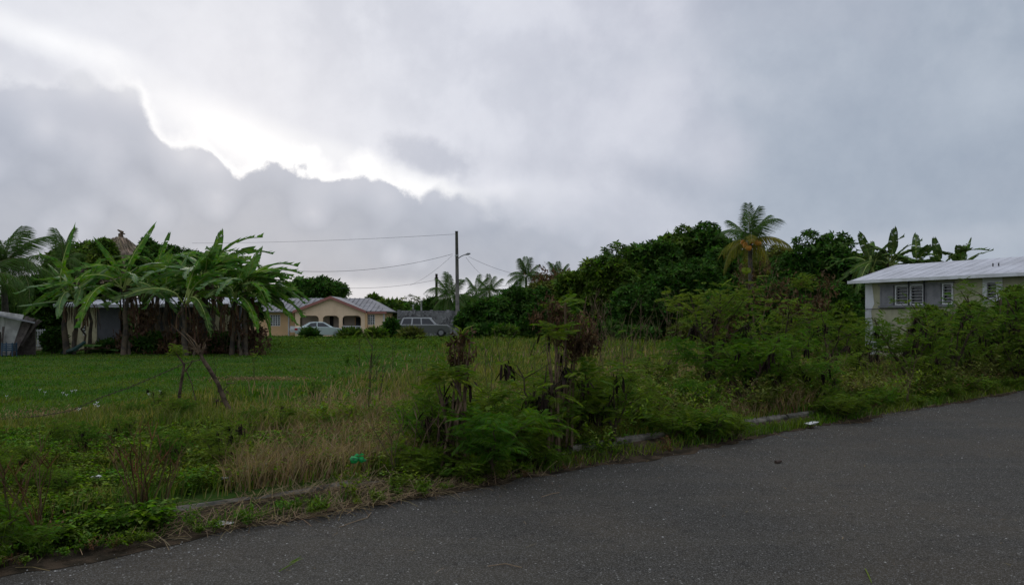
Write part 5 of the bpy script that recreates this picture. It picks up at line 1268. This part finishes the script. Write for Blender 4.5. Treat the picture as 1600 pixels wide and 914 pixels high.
kp = rg.random(n) < np.clip((fbm(s_, n_*1.5, .8)-.38)*5, .03, 1); n = int(kp.sum()); X, Y, n_ = X[kp], Y[kp], n_[kp]
V, Fc = straw_arr(X, Y, .03+.09*rg.random(n)*np.clip(n_*2+.2, .1, 1), .08+.22*rg.random(n), np.full(n, .0022)); o = link('straw_litter', mesh_np('straw_litter', V, Fc, M_straw)); setp(o, 'dry straw littered along the asphalt edge and kerb', 'straw', kind='stuff')
# road crumbs
n = 420; s_ = rg.uniform(-2, 24, n); n_ = -5*rg.random(n)**1.6; X = R0.x+RD.x*s_+RN.x*n_; Y = R0.y+RD.y*s_+RN.y*n_
V, Fc = straw_arr(X, Y, .006+0*X, .02+.07*rg.random(n)**2, np.full(n, .0022)); o = link('road_straw', mesh_np('road_straw', V, Fc, M_straw)); setp(o, 'stray bits of straw scattered over the asphalt', 'straw', kind='stuff')
OCT = ([(1,0,0),(0,1,0),(-1,0,0),(0,-1,0),(0,0,.7)], [(0,1,4),(1,2,4),(2,3,4),(3,0,4)])
n = 3600; s_ = rg.uniform(-3, 24, n); n_ = np.where(rg.random(n) < .6, .25-np.abs(rg.normal(0, .45, n)), -5*rg.random(n)); X = R0.x+RD.x*s_+RN.x*n_; Y = R0.y+RD.y*s_+RN.y*n_
V, Fc = repl(OCT[0], OCT[1], rots(rg.random(n)*6.3, 0*X), np.stack([X, Y, .002+0*X], -1), .004+.007*rg.random(n)**2); o = link('road_gravel', mesh_np('road_gravel', V, Fc, M_peb)); setp(o, 'small pale gravel along the road edge', 'gravel', kind='stuff')

# broad-leaved herbs (ground cover)
def herb_base(seed, n=16):
    g = np.random.default_rng(seed); V, Fq = [], []
    for k in range(n):
        a = g.random()*6.3; z = g.random()*.9; r = .1+.35*g.random(); cx, cy = math.cos(a)*r, math.sin(a)*r; b = len(V); l = .22+.2*g.random(); w_ = l*.3; t = g.normal(0, .25)
        da, db = math.cos(a+t), math.sin(a+t)
        V += [(cx, cy, z), (cx+da*l*.5-db*w_, cy+db*l*.5+da*w_, z+.06), (cx+da*l, cy+db*l, z-.02), (cx+da*l*.5+db*w_, cy+db*l*.5-da*w_, z+.04)]; Fq.append((b, b+1, b+2, b+3))
    return V, Fq
def herbs(n, sfun, label, name, hs, mt, seed):
    X, Y, dens = sfun(n); k = len(X); parts = []
    for i in range(4):
        m_ = np.arange(k) % 4 == i; kk = m_.sum(); hv = hs*(.5+fbm(X[m_], Y[m_], 1.7))*(.6+.7*rg.random(kk))
        bv, bf = herb_base(seed+i); parts.append(repl(bv, bf, rots(rg.random(kk)*6.3, rg.normal(0,.1,kk)), np.stack([X[m_], Y[m_], np.where((X[m_]-R0.x)*RN.x+(Y[m_]-R0.y)*RN.y < .7, .03, fieldz(X[m_], Y[m_]))], -1), hv))
    V, Fc = join(parts); o = link(name, mesh_np(name, V, Fc, mt)); setp(o, label, 'weeds', kind='stuff')
def left_zone(n):
    px, py, X, Y, nn = sample_field(n, -120, 720, 645, 905, 1.1); ok = (nn > .05+.5*fbm(X, Y+3, .9)) & (nn < 6.5) & (fbm(X+3, Y+8, 1.8) > .36) & ~kerb_gap(X, Y); return X[ok], Y[ok], None
herbs(11000, left_zone, 'leafy green weeds carpeting the lower left verge', 'leafy_weeds', .15, M_herb, 31)
def mid_zone(n):
    px, py, X, Y, nn = sample_field(n, 640, 1650, 590, 730, 1.0); ok = (nn > .1+.6*fbm(X, Y+3, .9)) & (nn < 3.5) & (fbm(X+13, Y+2, 1.5) > .46) & ~kerb_gap(X, Y); return X[ok], Y[ok], None
herbs(3200, mid_zone, 'leafy green weeds under the roadside shrubs', 'shrub_understorey_weeds', .22, M_herb, 41)
def far_zone(n):
    px, py, X, Y, nn = sample_field(n, 430, 1400, 524, 545); ok = (nn > 4); return X[ok], Y[ok], None
herbs(1500, far_zone, 'taller weedy growth at the far end of the field', 'far_weeds', .38, M_herb, 51)
def tangle(H, seed, nst=12, nl=16, lw=.028):
    g = np.random.default_rng(seed); V, Fq = [], []
    for k in range(nst):
        a = g.random()*6.3; out = H*g.uniform(.15, .7); hs = H*g.uniform(.45, 1); P = [np.array([math.cos(a)*out*t**1.4+g.normal(0,.02), math.sin(a)*out*t**1.4+g.normal(0,.02), hs*t*(1-.18*t)]) for t in (0, .35, .7, 1)]
        for p, q_ in zip(P, P[1:]): b = len(V); w_ = .003; V += [p-(w_,0,0), p+(w_,0,0), q_+(w_*.6,0,0), q_-(w_*.6,0,0)]; Fq.append((b, b+1, b+2, b+3))
        for i in range(nl):
            t = .2+.8*g.random(); j = min(2, int(t*3)); c = P[j]+(P[j+1]-P[j])*(t*3-j) if t < 1 else P[3]
            da = g.random()*6.3; l = lw*g.uniform(1.4, 3); up = g.normal(.1, .5)*l; d_ = np.array([math.cos(da)*l, math.sin(da)*l, up]); n_ = np.array([-math.sin(da), math.cos(da), g.normal(0,.4)])*lw*.5
            b = len(V); V += [c, c+d_*.5+n_, c+d_, c+d_*.5-n_]; Fq.append((b, b+1, b+2, b+3))
    return V, Fq
def tangles(name, label, X, Y, hs, mt, seed, **k):
    n = len(X); nn = (X-R0.x)*RN.x+(Y-R0.y)*RN.y; Z = np.where(nn < .7, .03, fieldz(X, Y)); parts = []
    for i in range(4):
        m_ = np.arange(n) % 4 == i; bv, bf = tangle(1, seed+i, **k); parts.append(repl(bv, bf, rots(rg.random(m_.sum())*6.3, rg.normal(0,.12,m_.sum())), np.stack([X[m_], Y[m_], Z[m_]], -1), hs[m_]))
    V, Fc = join(parts); o = link(name, mesh_np(name, V, Fc, mt)); setp(o, label, 'weeds', kind='stuff')
def RX(s_, n_): return R0.x+RD.x*s_+RN.x*n_, R0.y+RD.y*s_+RN.y*n_
for name, lab, n, sr, nr, h0, h1, mt, k in (
    ('tangled_green_weeds', 'tangled small-leaved green weeds along the whole verge', 420, (-4, 26), (.1, 3.6), .22, .6, M_herb, dict(lw=.05)),
    ('tangled_yellow_weeds', 'tangled yellowish weeds rising in the middle verge', 300, (4, 18), (.5, 4.2), .35, .95, M_fern_y, dict(lw=.035)),
    ('tangled_olive_weeds', 'tangled olive weeds among the roadside shrubs', 260, (8, 27), (.4, 4.5), .4, 1.05, M_crown_c, dict(lw=.04)),
    ('edge_tangle_weeds', 'low tangled weeds creeping over the asphalt at lower left', 260, (-4, 5), (-.12, .75), .08, .26, M_herb, dict(lw=.09)),
    ('edge_brown_tangle', 'brown withered tangle creeping over the asphalt edge', 200, (-3, 9), (-.1, .8), .08, .24, M_rust, dict(lw=.05, nl=12)),
    ('tangled_straw_weeds', 'tan dry wiry weeds under the shrubs of the right thicket', 300, (7, 20), (.5, 4.5), .3, .9, M_dry, dict(lw=.02, nl=7)),
    ('tangled_brown_weeds', 'tangled reddish brown dry weeds along the verge', 260, (-4, 24), (.2, 3.0), .2, .7, M_rust, dict(lw=.022, nl=9)),
    ('field_weed_tufts', 'small darker weed tufts dotted through the field', 330, (-6, 40), (4, 40), .15, .55, M_herb, dict(lw=.06))):
    s_ = rg.uniform(sr[0], sr[1], n); n_ = nr[0]+(nr[1]-nr[0])*rg.random(n)**1.2; X, Y = RX(s_, n_); ok = (Y > 4.2) & (fbm(X+n, Y, 2.1) > .33) & ((name != 'field_weed_tufts') | (X > -7) | (Y < 14))
    if mt is M_rust: ok &= (fbm(X+2, Y, 1.6) > .5)
    ok &= ~kerb_gap(X, Y); X, Y = X[ok], Y[ok]; hh_ = (h0+(h1-h0)*rg.random(len(X))**1.4)*np.where(Y < 9, .7, 1); tangles(name, lab, X, Y, hh_, mt, len(name)*7, **k)
# bushes in front of the cars and trees
for i, (px, pt, hw_, Y, lab, mt) in enumerate([(548, 520, 18, 66, 'weedy bush hiding the front of the silver sedan', M_crown_b), (484, 520, 11, 65, 'small dark bush below the sedan tail light', M_crown_a),
     (587, 519, 18, 66, 'green bush before the right porch wall', M_crown_b), (612, 500, 7, 67, 'dark shrub between the house and block wall', M_crown_a), (643, 519, 20, 64, 'scrubby bush before the grey off-roader', M_crown_c),
     (790, 512, 20, 60, 'small pale bush at the hedge foot', M_crown_b), (905, 500, 24, 52, 'scrub bush at the field end before the mass', M_crown_b), (1065, 508, 22, 50, 'tan leafed bush beside the red car', M_crown_c),
     (760, 508, 34, 62, 'low leafy bush at the foot of the first hedge tree', M_crown_a), (830, 506, 40, 63, 'low leafy bush filling the hedge foot', M_crown_a), (950, 504, 40, 55, 'dark bush under the left shoulder of the mass', M_crown_a), (1090, 500, 44, 52, 'dark bush behind the tallest feathery shrub stems', M_crown_a),
     (1000, 512, 40, 52, 'low scrub at the foot of the tall mass', M_crown_a), (1130, 480, 40, 40, 'green bush behind the tallest feathery shrub', M_crown_b), (1240, 470, 44, 34, 'leafy bush behind the right thicket', M_crown_b),
     (1310, 462, 30, 30, 'bright leafy bush against the white house corner', M_crown_b), (1520, 462, 34, 23.5, 'leafy bush before the blank olive wall', M_crown_b), (1590, 440, 36, 22.6, 'large leafy bush at the right edge', M_crown_b), (1455, 472, 30, 25.5, 'leafy bush under the grey shutter', M_crown_b),
     (85, 512, 16, 36, 'dark bush between white fence and bananas', M_crown_a), (240, 520, 50, 36.5, 'shaded undergrowth below the banana clump', M_crown_a), (345, 520, 50, 37, 'shaded undergrowth at the right of the banana clump', M_crown_a), (170, 535, 18, 36, 'dark low bush beside the grey door', M_crown_a)]):
    tree(px, pt, hw_, Y, lab, mt, 800+i, base=0, n=int(900+hw_*20), name='bush', cat='bush')

# ------------------------------------------------------------------ litter and little things
def litter(name, px, py, mt, label, cat, size, z=0, shape='sheet', seed=0):
    q = random.Random(seed); p = G(px, py, z); t = MB()
    n = 2
    P = [[Vector(((i/n-.5)*size[0], (j/n-.5)*size[1], size[2]*q.random())) for j in range(n+1)] for i in range(n+1)]
    for i in range(n):
        for j in range(n):
            pass
            t.poly([P[i][j], P[i+1][j], P[i+1][j+1], P[i][j+1]])
    t.poly([P[0][0], P[0][n], P[n][n], P[n][0]]); o = t.obj(name, mt); o.location = p; o.rotation_euler = (0, 0, q.random()*2); return setp(o, label, cat)
litter('paper_scrap', 352, 819, M_paper, 'crumpled white paper on the asphalt edge at lower left', 'litter', (.15, .1, .03), .02, seed=1)
litter('paper_scrap', 352, 752, M_paper, 'pale blueish plastic scrap in the weeds at left', 'litter', (.12, .1, .05), .2, seed=2)
litter('paper_scrap', 404, 731, M_paper, 'whitish scrap caught in weeds above the kerb', 'litter', (.16, .08, .05), .25, seed=3)
litter('foam_tray', 1268, 663, M_paper, 'white foam tray in the weeds by the asphalt', 'litter', (.2, .13, .05), .06, seed=4)
litter('paper_scrap', 1060, 614, M_paper, 'pale scrap lying in the dry grass patch', 'litter', (.3, .15, .06), .2, seed=5)
litter('paper_scrap', 150, 748, M_paper, 'tiny white scrap among the lower left weeds', 'litter', (.08, .06, .04), .3, seed=6)
gb = thing('green_bottle', 'crushed bright green plastic bottle lying in the verge weeds', 'bottle', tuple(G(560, 722, .36)), .3); gb.scale = (.6, .6, .75)
mb = MB(); mb.tube([(-.13,0,.03), (-.11,0,.035), (-.04,0,.03), (.0,.01,.045), (.06,0,.03), (.09,0,.02)], [.02,.048,.045,.03,.045,.018], 8); mb.obj('bottle_body', M_bottle, gb)
mb = MB(); mb.tube([(.09,0,.02), (.12,0,.02)], .016, 8); mb.obj('bottle_cap', M_bottle, gb)
mb = MB(); mb.poly([(-.08,.02,.07), (-.02,.05,.11), (.04,.03,.08), (.0,-.02,.09)]); mb.poly([(.0,-.02,.09), (.04,.03,.08), (.1,.0,.09), (.05,-.03,.12)]); mb.obj('torn_flap', M_bottle, gb)
cp_ = thing('bottle_cap_litter', 'small round blue cap at the foot of the verge weeds', 'bottle cap', tuple(G(851, 716, .1)))
mb = MB(); mb.tube([(0,-.0,.0), (0,-.02,.005)], .03, 12); mb.obj('cap', M_cap, cp_)
limb([G(436, 892, .01), G(450, 884, .02), G(462, 877, .03)], [.004, .005, .003], M_fern_y, 'green_stalk', 'torn green leaf stalk lying on the asphalt at lower left', 'stalk')
mb = MB(); p = G(455, 883, .012); mb.poly([(-.02,0,.012), (.03,.03,.02), (.07,.09,.03), (.02,.06,.012)]); mb.poly([(-.02,0,.014), (.02,.07,.014), (.04,.12,.03), (-.01,.05,.016)]); lf = mb.obj('torn_leaf', M_fern_y); lf.location = p; setp(lf, 'torn green leaf beside the stalk on the asphalt', 'leaf')
limb([G(1352, 888, .01), G(1357, 898, .012), G(1362, 910, .01)], [.004, .005, .003], M_fern_y, 'green_stalk', 'short yellowish green stalk on the asphalt at bottom right', 'stalk')
limb([G(1212, 722, .015), G(1220, 720, .02)], [.022, .018], M_rustmetal, 'dark_clod', 'small dark clod lying alone on the asphalt', 'clod')
for i, pts_ in enumerate([[(530,823),(552,815),(574,808),(580,800)], [(762,884),(790,880),(815,886)], [(1208,676),(1220,681),(1232,684)], [(846,776),(862,771),(874,769)]]):
    limb([G(a_, b_, .012) for a_, b_ in pts_], .0035, M_straw, 'dry_twig', ['dry forked twig on the asphalt below the straw heap', 'thin straw stalk lying on the mid asphalt', 'straw bit by the asphalt edge under the foam tray', 'pale twig on the asphalt near the verge'][i], 'twig')
# white blossoms on the lawn
sp_ = [(62,610),(70,614),(98,615),(104,618),(112,612),(118,611),(148,633),(153,636),(152,630),(124,640),(232,616),(252,613),(10,620),(250,612),(234,617),(122,642),(640,555),(595,594)]
for i, (a_, b_) in enumerate(sp_):
    p = G(a_, b_, GZ+.05); me_ = MB()
    for t_ in range(5):
        a = t_*2*PI/5; r_ = .04; me_.poly([(0,0,0), (r_*.6*math.cos(a-.4), r_*.6*math.sin(a-.4), .02), (r_*math.cos(a), r_*math.sin(a), .035), (r_*.6*math.cos(a+.4), r_*.6*math.sin(a+.4), .02)])
    me_.tube([(0,0,0), (0,0,-.07)], .003, 3)
    o = me_.obj('white_blossom', M_petal); o.location = p; setp(o, 'little white blossom dotted in the green grass', 'flower', 'white blossoms in the grass')
print('objects', len(bpy.data.objects))
